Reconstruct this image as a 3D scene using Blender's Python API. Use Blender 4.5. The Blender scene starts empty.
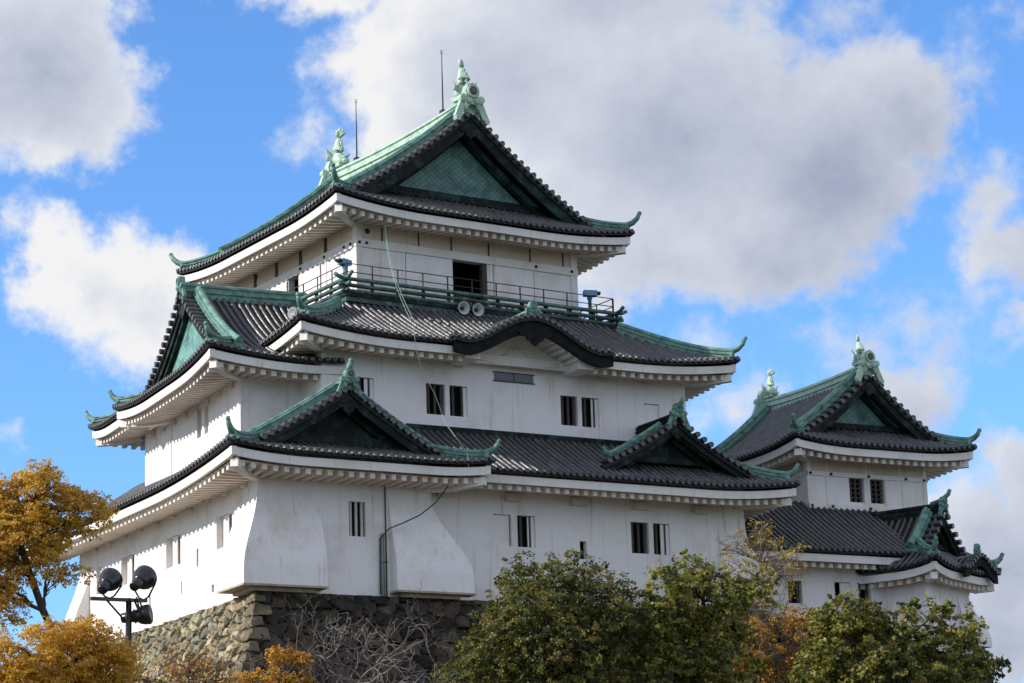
import bpy, bmesh, math, random
import numpy as np
from mathutils import Vector, Matrix, noise as mnoise
R_ = math.radians
SC = bpy.context.scene
COL = SC.collection
random.seed(7)

# ------------------------------------------------------------------ camera
CAM = Vector((-37.69, -85.33, 0.0))
PITCH, ROLL, YAW, FPX = R_(13.5), R_(-1.8), R_(29.7), 2560.0
cam_d = bpy.data.cameras.new('camera')
cam = bpy.data.objects.new('camera', cam_d)
COL.objects.link(cam)
fw = Vector((math.sin(YAW)*math.cos(PITCH), math.cos(YAW)*math.cos(PITCH), math.sin(PITCH)))
rt = fw.cross(Vector((0, 0, 1))).normalized()
up = rt.cross(fw)
rt2 = rt*math.cos(ROLL) + up*math.sin(ROLL)
up2 = -rt*math.sin(ROLL) + up*math.cos(ROLL)
M = Matrix((rt2, up2, -fw)).transposed().to_4x4()
M.translation = CAM
cam.matrix_world = M
cam_d.sensor_width = 36.0
cam_d.lens = FPX/1024*36.0
cam_d.clip_start = 0.5
cam_d.clip_end = 6000
SC.camera = cam
SC.render.resolution_x, SC.render.resolution_y = 1024, 683

# ------------------------------------------------------------------ sun + sky
SUN_EL, SUN_BACK = 27.0, 13.0          # elevation; degrees behind the plane of the front wall, coming from the left
sd = Vector((-math.cos(R_(SUN_EL))*math.cos(R_(SUN_BACK)), math.cos(R_(SUN_EL))*math.sin(R_(SUN_BACK)), math.sin(R_(SUN_EL))))
sun_d = bpy.data.lights.new('sun', 'SUN')
sun_d.energy = 5.0
sun_d.angle = R_(0.5)
sun_d.color = (1.0, 0.945, 0.86)
sun = bpy.data.objects.new('sun', sun_d)
sun.rotation_euler = sd.to_track_quat('Z', 'Y').to_euler()
COL.objects.link(sun)

SC.view_settings.view_transform = 'Standard'
SC.view_settings.look = 'None'
SC.view_settings.exposure = 0.0
SC.view_settings.gamma = 1.0
SC.view_settings.use_curve_mapping = False

W = bpy.data.worlds.new('World')
SC.world = W
W.use_nodes = True
nt = W.node_tree
for n in list(nt.nodes):
    nt.nodes.remove(n)


def nn(t, kind, **kw):
    n = t.nodes.new(kind)
    for k, v in kw.items():
        setattr(n, k, v)
    return n


def mth(t, op, a, b=None, c=None, clamp=False):
    n = t.nodes.new('ShaderNodeMath')
    n.operation = op
    n.use_clamp = clamp
    for i, v in enumerate((a, b, c)):
        if v is None:
            continue
        if isinstance(v, (int, float)):
            n.inputs[i].default_value = v
        else:
            t.links.new(v, n.inputs[i])
    return n.outputs[0]


CLOUDS = [(29.15, 19.79, 4.04, 2.69, 1), (32.87, 18.33, 4.72, 3.58, 1), (36.52, 17.01, 3.28, 2.8, 1), (35.51, 15.52, 3.25, 1.68, 1), (32.27, 15.46, 3.02, 1.57, 1), (25.64, 21.72, 2.89, 1.01, 1), (38.45, 18.21, 2.12, 1.79, 1), (31.11, 21.49, 5.53, 1.79, 1), (27.7, 18.27, 2.0, 1.79, 1), (18.41, 19.86, 2.97, 2.57, 1), (19.34, 18.47, 2.12, 1.34, 1), (20.85, 14.75, 2.43, 1.57, 1), (19.38, 15.29, 1.28, 1.34, 1), (21.65, 13.54, 2.07, 1.01, 1), (18.43, 16.08, 0.58, 0.63, 0.7), (25.12, 18.09, 0.8, 0.58, 0.55), (40.68, 16.05, 0.93, 1.12, 0.7), (40.92, 14.82, 1.27, 1.01, 0.9), (41.31, 13.57, 0.64, 0.63, 0.8), (38.47, 11.9, 1.6, 1.05, 1.0), (37.64, 13.06, 1.38, 0.78, 0.5), (34.74, 11.88, 1.03, 0.72, 0.55), (39.9, 8.5, 2.1, 1.6, 1.1), (41.0, 9.75, 1.1, 1.4, 1.0), (39.6, 6.67, 2.6, 1.6, 1.1), (34.01, 13.25, 0.92, 0.56, 0.4), (18.19, 11.6, 0.27, 0.27, 0.7), (37.43, 20.26, 1.43, 0.56, 0.35), (40.0, 18.96, 0.95, 0.67, 0.4), (41.58, 20.13, 0.6, 0.45, 0.4), (39.23, 13.28, 1.38, 0.9, 0.4)]


def cloud_group():
    """coverage of the cloud field at (azimuth, elevation) in degrees"""
    g = bpy.data.node_groups.new('cloud_field', 'ShaderNodeTree')
    g.interface.new_socket('P', in_out='INPUT', socket_type='NodeSocketVector')
    g.interface.new_socket('D', in_out='OUTPUT', socket_type='NodeSocketFloat')
    gi, go = g.nodes.new('NodeGroupInput'), g.nodes.new('NodeGroupOutput')
    # domain warp so that the outlines are ragged
    nz = nn(g, 'ShaderNodeTexNoise')
    nz.inputs['Scale'].default_value = 0.75
    nz.inputs['Detail'].default_value = 6
    nz.inputs['Roughness'].default_value = 0.62
    g.links.new(gi.outputs[0], nz.inputs['Vector'])
    sb = nn(g, 'ShaderNodeVectorMath', operation='SUBTRACT')
    g.links.new(nz.outputs['Color'], sb.inputs[0])
    sb.inputs[1].default_value = (.5, .5, .5)
    ml = nn(g, 'ShaderNodeVectorMath', operation='MULTIPLY_ADD')
    g.links.new(sb.outputs[0], ml.inputs[0])
    ml.inputs[1].default_value = (2.4, 2.0, 0)
    g.links.new(gi.outputs[0], ml.inputs[2])
    cur = None
    for (az, el, rx, ry, w) in CLOUDS:
        s = nn(g, 'ShaderNodeVectorMath', operation='SUBTRACT')
        g.links.new(ml.outputs[0], s.inputs[0])
        s.inputs[1].default_value = (az, el, 0)
        m = nn(g, 'ShaderNodeVectorMath', operation='MULTIPLY')
        g.links.new(s.outputs[0], m.inputs[0])
        m.inputs[1].default_value = (1/rx, 1/ry, 0)
        l = nn(g, 'ShaderNodeVectorMath', operation='LENGTH')
        g.links.new(m.outputs[0], l.inputs[0])
        v = mth(g, 'MULTIPLY', mth(g, 'SUBTRACT', 1.0, l.outputs['Value']), w*min(rx, ry, 2.2))
        cur = v if cur is None else mth(g, 'SMOOTH_MAX', cur, v, 0.25)
    n2 = nn(g, 'ShaderNodeTexNoise')
    n2.inputs['Scale'].default_value = 1.1
    n2.inputs['Detail'].default_value = 9
    n2.inputs['Roughness'].default_value = 0.6
    g.links.new(gi.outputs[0], n2.inputs['Vector'])
    d = mth(g, 'ADD', cur, mth(g, 'MULTIPLY', mth(g, 'SUBTRACT', n2.outputs['Fac'], 0.5), 1.15))
    g.links.new(d, go.inputs[0])
    return g


def build_world():
    t = nt
    sky = nn(t, 'ShaderNodeTexSky', sky_type='NISHITA')
    sky.sun_disc = False
    sky.sun_elevation = R_(SUN_EL)
    sky.sun_rotation = math.atan2(sd.x, sd.y)
    sky.altitude = 50
    sky.air_density = 1.0
    sky.dust_density = 0.25
    sky.ozone_density = 2.2
    tc = nn(t, 'ShaderNodeTexCoord')
    sep = nn(t, 'ShaderNodeSeparateXYZ')
    t.links.new(tc.outputs['Generated'], sep.inputs[0])
    az = mth(t, 'MULTIPLY', mth(t, 'ARCTAN2', sep.outputs[0], sep.outputs[1]), 57.29578)
    el = mth(t, 'MULTIPLY', mth(t, 'ARCSINE', sep.outputs[2]), 57.29578)
    P = nn(t, 'ShaderNodeCombineXYZ')
    t.links.new(az, P.inputs[0])
    t.links.new(el, P.inputs[1])
    grp = cloud_group()
    g1 = nn(t, 'ShaderNodeGroup', node_tree=grp)
    t.links.new(P.outputs[0], g1.inputs[0])
    # the same field a little towards the sun: thick cloud there means this spot is shaded
    off = nn(t, 'ShaderNodeVectorMath', operation='ADD')
    t.links.new(P.outputs[0], off.inputs[0])
    off.inputs[1].default_value = (-0.75, 0.55, 0)
    g2 = nn(t, 'ShaderNodeGroup', node_tree=grp)
    t.links.new(off.outputs[0], g2.inputs[0])
    mr = nn(t, 'ShaderNodeMapRange', interpolation_type='SMOOTHSTEP')
    mr.inputs[1].default_value = -0.16
    mr.inputs[2].default_value = 0.62
    t.links.new(g1.outputs[0], mr.inputs[0])
    # a general field of broken cloud over the rest of the sky, out of the picture
    nz = nn(t, 'ShaderNodeTexNoise')
    nz.inputs['Scale'].default_value = 2.6
    nz.inputs['Detail'].default_value = 6
    t.links.new(tc.outputs['Generated'], nz.inputs['Vector'])
    gen = nn(t, 'ShaderNodeMapRange', interpolation_type='SMOOTHSTEP')
    gen.inputs[1].default_value = 0.36
    gen.inputs[2].default_value = 0.55
    t.links.new(nz.outputs['Fac'], gen.inputs[0])
    far = nn(t, 'ShaderNodeMapRange', interpolation_type='SMOOTHSTEP')   # 0 near the part of the sky with the placed clouds
    far.inputs[1].default_value = 17.0
    far.inputs[2].default_value = 28.0
    dv = nn(t, 'ShaderNodeVectorMath', operation='SUBTRACT')
    t.links.new(P.outputs[0], dv.inputs[0])
    dv.inputs[1].default_value = (29.7, 14.0, 0)
    dl = nn(t, 'ShaderNodeVectorMath', operation='LENGTH')
    t.links.new(dv.outputs[0], dl.inputs[0])
    t.links.new(dl.outputs['Value'], far.inputs[0])
    gmask = mth(t, 'MULTIPLY', gen.outputs[0], far.outputs[0])
    gmask = mth(t, 'MULTIPLY', gmask, 0.85)
    mask = mth(t, 'MAXIMUM', mr.outputs[0], gmask)
    # light: thin cloud or cloud open towards the sun is white, deep cloud grey
    dens = mth(t, 'ADD', mth(t, 'MULTIPLY', g2.outputs[0], 0.62), mth(t, 'MULTIPLY', g1.outputs[0], 0.26))
    # the cloud thickens away from the sun: more grey to the right
    dens = mth(t, 'ADD', dens, mth(t, 'MULTIPLY', mth(t, 'MINIMUM', mth(t, 'MAXIMUM', mth(t, 'SUBTRACT', az, 29.8), -4.5), 7.5), 0.105))
    tl = mth(t, 'MULTIPLY', mth(t, 'DIVIDE', mth(t, 'SUBTRACT', 22.5, az), 3.0, clamp=True), mth(t, 'DIVIDE', mth(t, 'SUBTRACT', el, 16.6), 1.8, clamp=True))
    dens = mth(t, 'ADD', dens, mth(t, 'MULTIPLY', tl, 0.85))
    ramp = nn(t, 'ShaderNodeValToRGB')
    e = ramp.color_ramp.elements
    e[0].position, e[0].color = 0.08, (0.90, 0.90, 0.91, 1)
    e[1].position, e[1].color = 1.0, (0.37, 0.415, 0.55, 1)
    m1 = e.new(0.37)
    m1.color = (0.66, 0.70, 0.79, 1)
    n3 = nn(t, 'ShaderNodeTexNoise')          # billows inside the cloud
    n3.inputs['Scale'].default_value = 0.55
    n3.inputs['Detail'].default_value = 7
    n3.inputs['Roughness'].default_value = 0.58
    t.links.new(P.outputs[0], n3.inputs['Vector'])
    dens = mth(t, 'ADD', dens, mth(t, 'MULTIPLY', mth(t, 'SUBTRACT', n3.outputs['Fac'], 0.5), 0.62))
    t.links.new(mth(t, 'MULTIPLY', dens, 0.40), ramp.inputs[0])
    # sky tint
    hs = nn(t, 'ShaderNodeMixRGB', blend_type='MULTIPLY')
    hs.inputs[0].default_value = 1.0
    t.links.new(sky.outputs[0], hs.inputs[1])
    hs.inputs[2].default_value = SKYTINT
    bs = nn(t, 'ShaderNodeVectorMath', operation='SCALE')
    t.links.new(ramp.outputs[0], bs.inputs[0])
    bs.inputs['Scale'].default_value = 1.0/SKYSTR
    mx = nn(t, 'ShaderNodeMixRGB')
    t.links.new(mask, mx.inputs[0])
    t.links.new(hs.outputs[0], mx.inputs[1])
    t.links.new(bs.outputs[0], mx.inputs[2])
    bg = nn(t, 'ShaderNodeBackground')
    bg.inputs['Strength'].default_value = SKYSTR
    t.links.new(mx.outputs[0], bg.inputs[0])
    out = nn(t, 'ShaderNodeOutputWorld')
    t.links.new(bg.outputs[0], out.inputs[0])


SKYSTR = 0.12
SKYTINT = (0.95, 1.43, 2.0, 1)
build_world()

# ------------------------------------------------------------------ materials
MATS = {}


def mat(name, col, rough=0.8, var=0.0, scale=3.0, col2=None, bump=0.0, bscale=20.0, spec=0.5, metal=0.0, streak=None, detail=6, lo=0.35, hi=0.65):
    m = bpy.data.materials.new(name)
    m.use_nodes = True
    t = m.node_tree
    b = t.nodes['Principled BSDF']
    b.inputs['Roughness'].default_value = rough
    b.inputs['Specular IOR Level'].default_value = spec
    b.inputs['Metallic'].default_value = metal
    b.inputs['Base Color'].default_value = (*col, 1)
    if col2 is not None:
        tc = nn(t, 'ShaderNodeTexCoord')
        mp = nn(t, 'ShaderNodeMapping')
        t.links.new(tc.outputs['Object'], mp.inputs[0])
        if streak:
            mp.inputs['Scale'].default_value = streak
        nz = nn(t, 'ShaderNodeTexNoise')
        nz.inputs['Scale'].default_value = scale
        nz.inputs['Detail'].default_value = detail
        nz.inputs['Roughness'].default_value = 0.65
        t.links.new(mp.outputs[0], nz.inputs['Vector'])
        mr = nn(t, 'ShaderNodeMapRange')
        mr.inputs[1].default_value = lo
        mr.inputs[2].default_value = hi
        t.links.new(nz.outputs['Fac'], mr.inputs[0])
        mx = nn(t, 'ShaderNodeMixRGB')
        mx.inputs[1].default_value = (*col, 1)
        mx.inputs[2].default_value = (*col2, 1)
        t.links.new(mr.outputs[0], mx.inputs[0])
        t.links.new(mx.outputs[0], b.inputs['Base Color'])
    if bump:
        tc2 = nn(t, 'ShaderNodeTexCoord')
        n2 = nn(t, 'ShaderNodeTexNoise')
        n2.inputs['Scale'].default_value = bscale
        n2.inputs['Detail'].default_value = 5
        t.links.new(tc2.outputs['Object'], n2.inputs['Vector'])
        bp = nn(t, 'ShaderNodeBump')
        bp.inputs['Strength'].default_value = bump
        bp.inputs['Distance'].default_value = 0.05
        t.links.new(n2.outputs['Fac'], bp.inputs['Height'])
        t.links.new(bp.outputs[0], b.inputs['Normal'])
    MATS[name] = m
    return m


def plaster_mat(name, base, grime, amount):
    """white lime plaster with blotchy weathering and thin vertical runs"""
    m = mat(name, base, 0.9, bump=0.15, bscale=6, spec=0.2)
    t = m.node_tree
    b = t.nodes['Principled BSDF']
    tc = nn(t, 'ShaderNodeTexCoord')
    n1 = nn(t, 'ShaderNodeTexNoise')
    n1.inputs['Scale'].default_value = 0.55
    n1.inputs['Detail'].default_value = 8
    n1.inputs['Roughness'].default_value = 0.7
    t.links.new(tc.outputs['Object'], n1.inputs['Vector'])
    mp = nn(t, 'ShaderNodeMapping')
    mp.inputs['Scale'].default_value = (4.5, 4.5, 0.20)
    t.links.new(tc.outputs['Object'], mp.inputs[0])
    n2 = nn(t, 'ShaderNodeTexNoise')
    n2.inputs['Scale'].default_value = 1.3
    n2.inputs['Detail'].default_value = 6
    t.links.new(mp.outputs[0], n2.inputs['Vector'])
    a = nn(t, 'ShaderNodeMapRange', interpolation_type='SMOOTHSTEP')
    a.inputs[1].default_value, a.inputs[2].default_value = 0.43, 0.70
    t.links.new(n1.outputs['Fac'], a.inputs[0])
    c = nn(t, 'ShaderNodeMapRange', interpolation_type='SMOOTHSTEP')
    c.inputs[1].default_value, c.inputs[2].default_value = 0.56, 0.78
    t.links.new(n2.outputs['Fac'], c.inputs[0])
    f = mth(t, 'MULTIPLY', mth(t, 'ADD', mth(t, 'MULTIPLY', a.outputs[0], 0.65), mth(t, 'MULTIPLY', c.outputs[0], 0.85)), amount, clamp=True)
    mx = nn(t, 'ShaderNodeMixRGB')
    mx.inputs[1].default_value = (*base, 1)
    mx.inputs[2].default_value = (*grime, 1)
    t.links.new(f, mx.inputs[0])
    t.links.new(mx.outputs[0], b.inputs['Base Color'])
    return m


plaster_mat('plaster', (0.82, 0.785, 0.79), (0.58, 0.49, 0.40), 0.85)
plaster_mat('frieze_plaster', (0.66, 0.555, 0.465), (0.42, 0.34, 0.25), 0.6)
plaster_mat('soffit_plaster', (0.76, 0.675, 0.60), (0.48, 0.39, 0.29), 0.7)  # warm tint holds both old plaster and bounced light under the eaves
plaster_mat('plaster_old', (0.66, 0.625, 0.565), (0.36, 0.31, 0.25), 0.55)
plaster_mat('eave_plaster', (0.80, 0.765, 0.74), (0.46, 0.39, 0.31), 0.55)
def tile_mat():
    """smoked clay tiles, every tile a little different, a silvery sheen where the sun rakes them"""
    m = mat('tile', (0.02, 0.02, 0.02), 0.5, bump=0.2, bscale=14, spec=0.5)
    t = m.node_tree
    b = t.nodes['Principled BSDF']
    b.inputs['IOR'].default_value = 1.88
    tc = nn(t, 'ShaderNodeTexCoord')
    vo = nn(t, 'ShaderNodeTexVoronoi')
    vo.inputs['Scale'].default_value = 3.6
    t.links.new(tc.outputs['Object'], vo.inputs['Vector'])
    nz = nn(t, 'ShaderNodeTexNoise')
    nz.inputs['Scale'].default_value = 1.1
    nz.inputs['Detail'].default_value = 7
    t.links.new(tc.outputs['Object'], nz.inputs['Vector'])
    sp = nn(t, 'ShaderNodeSeparateColor')
    t.links.new(vo.outputs['Color'], sp.inputs[0])
    f = mth(t, 'ADD', mth(t, 'MULTIPLY', sp.outputs[0], .55), mth(t, 'MULTIPLY', mth(t, 'SUBTRACT', nz.outputs['Fac'], .35), 1.1), clamp=True)
    rp = nn(t, 'ShaderNodeValToRGB')
    e = rp.color_ramp.elements
    e[0].position, e[0].color = 0.1, (0.008, 0.0075, 0.0095, 1)
    e[1].position, e[1].color = 0.95, (0.060, 0.054, 0.050, 1)
    k = e.new(.55)
    k.color = (0.020, 0.019, 0.0205, 1)
    t.links.new(f, rp.inputs[0])
    t.links.new(rp.outputs[0], b.inputs['Base Color'])
    t.links.new(mth(t, 'ADD', mth(t, 'MULTIPLY', sp.outputs[1], .18), .40), b.inputs['Roughness'])


tile_mat()
mat('tile_pan', (0.010, 0.010, 0.012), 0.6, col2=(0.024, 0.023, 0.024), scale=3, spec=0.3)
mat('copper', (0.155, 0.31, 0.255), 0.6, col2=(0.03, 0.07, 0.062), scale=3.2, streak=(1, 1, 1.2), bump=0.2, bscale=9, lo=0.42, hi=0.72)
mat('copper_pale', (0.43, 0.58, 0.46), 0.5, col2=(0.16, 0.27, 0.21), scale=3.0, streak=(1, 1, .6), bump=0.15, bscale=9, lo=0.45, hi=0.75)
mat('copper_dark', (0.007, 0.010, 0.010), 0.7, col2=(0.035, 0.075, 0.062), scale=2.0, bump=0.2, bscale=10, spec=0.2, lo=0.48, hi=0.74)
mat('copper_mid', (0.10, 0.21, 0.17), 0.6, col2=(0.03, 0.06, 0.055), scale=3.0)
mat('copper_rail', (0.03, 0.055, 0.048), 0.6, col2=(0.12, 0.24, 0.20), scale=2.5, lo=.5, hi=.7)
mat('dark_wood', (0.005, 0.005, 0.005), 0.8, col2=(0.016, 0.018, 0.017), scale=4, bump=0.2, spec=0.15)
mat('iron', (0.018, 0.017, 0.017), 0.45, spec=0.5)
mat('rust_iron', (0.05, 0.032, 0.024), 0.7, col2=(0.02, 0.018, 0.017), scale=8)
mat('interior', (0.006, 0.006, 0.007), 0.9, spec=0.1)
mat('old_wood', (0.09, 0.07, 0.055), 0.8, col2=(0.04, 0.032, 0.028), scale=6, streak=(4, 4, .6))
mat('board', (0.44, 0.36, 0.27), 0.8, col2=(0.30, 0.24, 0.18), scale=4)
mat('blue_glass', (0.03, 0.05, 0.085), 0.15, spec=0.6)
mat('blue_paint', (0.10, 0.26, 0.42), 0.45)
mat('cap_tile', (0.22, 0.23, 0.235), 0.5, col2=(0.12, 0.12, 0.125), scale=6)
mat('grey_paint', (0.42, 0.45, 0.46), 0.45)
mat('green_cord', (0.28, 0.42, 0.36), 0.7)
mat('black_cord', (0.02, 0.02, 0.02), 0.6)
mat('green_pipe', (0.12, 0.24, 0.20), 0.6)
mat('bark', (0.075, 0.058, 0.045), 0.9, col2=(0.035, 0.028, 0.022), scale=7, streak=(3, 3, .7), bump=0.5, bscale=16)
mat('pale_bark', (0.30, 0.265, 0.24), 0.9, col2=(0.16, 0.135, 0.12), scale=9, bump=0.3)
mat('red_twig', (0.10, 0.062, 0.055), 0.9, col2=(0.05, 0.035, 0.032), scale=9)
mat('twig_bark', (0.17, 0.135, 0.12), 0.9, col2=(0.075, 0.055, 0.05), scale=9, bump=0.3)
mat('lamp_black', (0.012, 0.011, 0.012), 0.28, spec=0.6)
mat('lamp_glass', (0.07, 0.02, 0.018), 0.12, spec=0.7)
mat('ground', (0.10, 0.085, 0.055), 0.95, col2=(0.05, 0.06, 0.03), scale=0.4, bump=0.6, bscale=3)
mat('white_wood', (0.62, 0.60, 0.575), 0.8, col2=(0.45, 0.42, 0.39), scale=5, streak=(1, 1, .5))
mat('crest', (0.13, 0.10, 0.06), 0.5, col2=(0.06, 0.07, 0.05), scale=9)


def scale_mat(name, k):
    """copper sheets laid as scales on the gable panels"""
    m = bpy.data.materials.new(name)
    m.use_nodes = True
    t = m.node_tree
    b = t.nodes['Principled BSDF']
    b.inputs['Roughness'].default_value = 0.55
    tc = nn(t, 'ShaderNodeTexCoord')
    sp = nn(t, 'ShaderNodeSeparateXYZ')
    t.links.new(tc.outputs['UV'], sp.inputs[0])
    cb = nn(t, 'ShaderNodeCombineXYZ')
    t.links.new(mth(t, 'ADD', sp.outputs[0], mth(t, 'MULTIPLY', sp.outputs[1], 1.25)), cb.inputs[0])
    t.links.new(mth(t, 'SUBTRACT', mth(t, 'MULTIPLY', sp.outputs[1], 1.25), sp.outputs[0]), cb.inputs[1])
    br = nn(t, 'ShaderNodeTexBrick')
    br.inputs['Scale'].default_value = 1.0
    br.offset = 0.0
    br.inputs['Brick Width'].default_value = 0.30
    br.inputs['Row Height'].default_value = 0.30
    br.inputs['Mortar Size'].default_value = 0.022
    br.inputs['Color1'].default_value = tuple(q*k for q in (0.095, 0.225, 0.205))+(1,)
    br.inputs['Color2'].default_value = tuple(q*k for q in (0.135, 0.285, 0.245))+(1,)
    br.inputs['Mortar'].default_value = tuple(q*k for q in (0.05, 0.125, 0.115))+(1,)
    t.links.new(cb.outputs[0], br.inputs['Vector'])
    nz = nn(t, 'ShaderNodeTexNoise')
    nz.inputs['Scale'].default_value = 1.5
    nz.inputs['Detail'].default_value = 6
    t.links.new(tc.outputs['Object'], nz.inputs['Vector'])
    mr = nn(t, 'ShaderNodeMapRange')
    mr.inputs[1].default_value, mr.inputs[2].default_value = 0.45, 0.75
    t.links.new(nz.outputs['Fac'], mr.inputs[0])
    mx = nn(t, 'ShaderNodeMixRGB')
    t.links.new(mr.outputs[0], mx.inputs[0])
    t.links.new(br.outputs['Color'], mx.inputs[1])
    mx.inputs[2].default_value = (0.02, 0.045, 0.042, 1)
    t.links.new(mx.outputs[0], b.inputs['Base Color'])
    bp = nn(t, 'ShaderNodeBump')
    bp.inputs['Strength'].default_value = 0.5
    bp.inputs['Distance'].default_value = 0.02
    t.links.new(br.outputs['Fac'], bp.inputs['Height'])
    bp.invert = True
    t.links.new(bp.outputs[0], b.inputs['Normal'])
    MATS[name] = m


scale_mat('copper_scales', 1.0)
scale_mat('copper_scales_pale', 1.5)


def stone_mat():
    m = bpy.data.materials.new('stone')
    m.use_nodes = True
    t = m.node_tree
    b = t.nodes['Principled BSDF']
    b.inputs['Roughness'].default_value = 0.92
    b.inputs['Specular IOR Level'].default_value = 0.2
    at = nn(t, 'ShaderNodeAttribute', attribute_name='stone')
    tc = nn(t, 'ShaderNodeTexCoord')
    nz = nn(t, 'ShaderNodeTexNoise')
    nz.inputs['Scale'].default_value = 2.4
    nz.inputs['Detail'].default_value = 8
    nz.inputs['Roughness'].default_value = 0.7
    t.links.new(tc.outputs['Object'], nz.inputs['Vector'])
    rp = nn(t, 'ShaderNodeValToRGB')
    e = rp.color_ramp.elements
    e[0].position, e[0].color = 0.3, (0.42, 0.42, 0.40, 1)
    e[1].position, e[1].color = 0.72, (1.5, 1.45, 1.3, 1)
    t.links.new(nz.outputs['Fac'], rp.inputs[0])
    mx = nn(t, 'ShaderNodeMixRGB', blend_type='MULTIPLY')
    mx.inputs[0].default_value = 1
    t.links.new(at.outputs['Color'], mx.inputs[1])
    t.links.new(rp.outputs[0], mx.inputs[2])
    t.links.new(mx.outputs[0], b.inputs['Base Color'])
    bp = nn(t, 'ShaderNodeBump')
    bp.inputs['Strength'].default_value = 0.6
    bp.inputs['Distance'].default_value = 0.06
    n2 = nn(t, 'ShaderNodeTexNoise')
    n2.inputs['Scale'].default_value = 7
    n2.inputs['Detail'].default_value = 6
    t.links.new(tc.outputs['Object'], n2.inputs['Vector'])
    t.links.new(n2.outputs['Fac'], bp.inputs['Height'])
    t.links.new(bp.outputs[0], b.inputs['Normal'])
    MATS['stone'] = m


stone_mat()


def leaf_mat(name, col, rough=0.42, trans=0.48):
    m = bpy.data.materials.new(name)
    m.use_nodes = True
    t = m.node_tree
    b = t.nodes['Principled BSDF']
    b.inputs['Base Color'].default_value = (*col, 1)
    b.inputs['Roughness'].default_value = rough
    b.inputs['Specular IOR Level'].default_value = 0.35
    tr = nn(t, 'ShaderNodeBsdfTranslucent')
    tr.inputs[0].default_value = (col[0]*1.3, col[1]*1.3, col[2]*0.8, 1)
    mx = nn(t, 'ShaderNodeMixShader')
    mx.inputs[0].default_value = trans
    t.links.new(b.outputs[0], mx.inputs[1])
    t.links.new(tr.outputs[0], mx.inputs[2])
    t.links.new(mx.outputs[0], t.nodes['Material Output'].inputs[0])
    MATS[name] = m


leaf_mat('leaf_olive', (0.235, 0.20, 0.05))
leaf_mat('leaf_green', (0.13, 0.155, 0.04))
leaf_mat('leaf_dark', (0.045, 0.062, 0.022))
leaf_mat('leaf_brown', (0.20, 0.135, 0.05))
leaf_mat('leaf_lime', (0.33, 0.32, 0.08))
leaf_mat('leaf_gold', (0.66, 0.41, 0.07))
leaf_mat('leaf_amber', (0.54, 0.30, 0.05))
leaf_mat('leaf_rust', (0.30, 0.14, 0.045))
leaf_mat('leaf_yellow', (0.66, 0.45, 0.08))
leaf_mat('leaf_mustard', (0.40, 0.30, 0.06))

# ------------------------------------------------------------------ mesh helpers
XF = Matrix.Identity(4)


def frame(ox, oy, ang):
    global XF
    XF = Matrix.Translation((ox, oy, 0)) @ Matrix.Rotation(R_(ang), 4, 'Z')


def world():
    global XF
    XF = Matrix.Identity(4)


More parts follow.
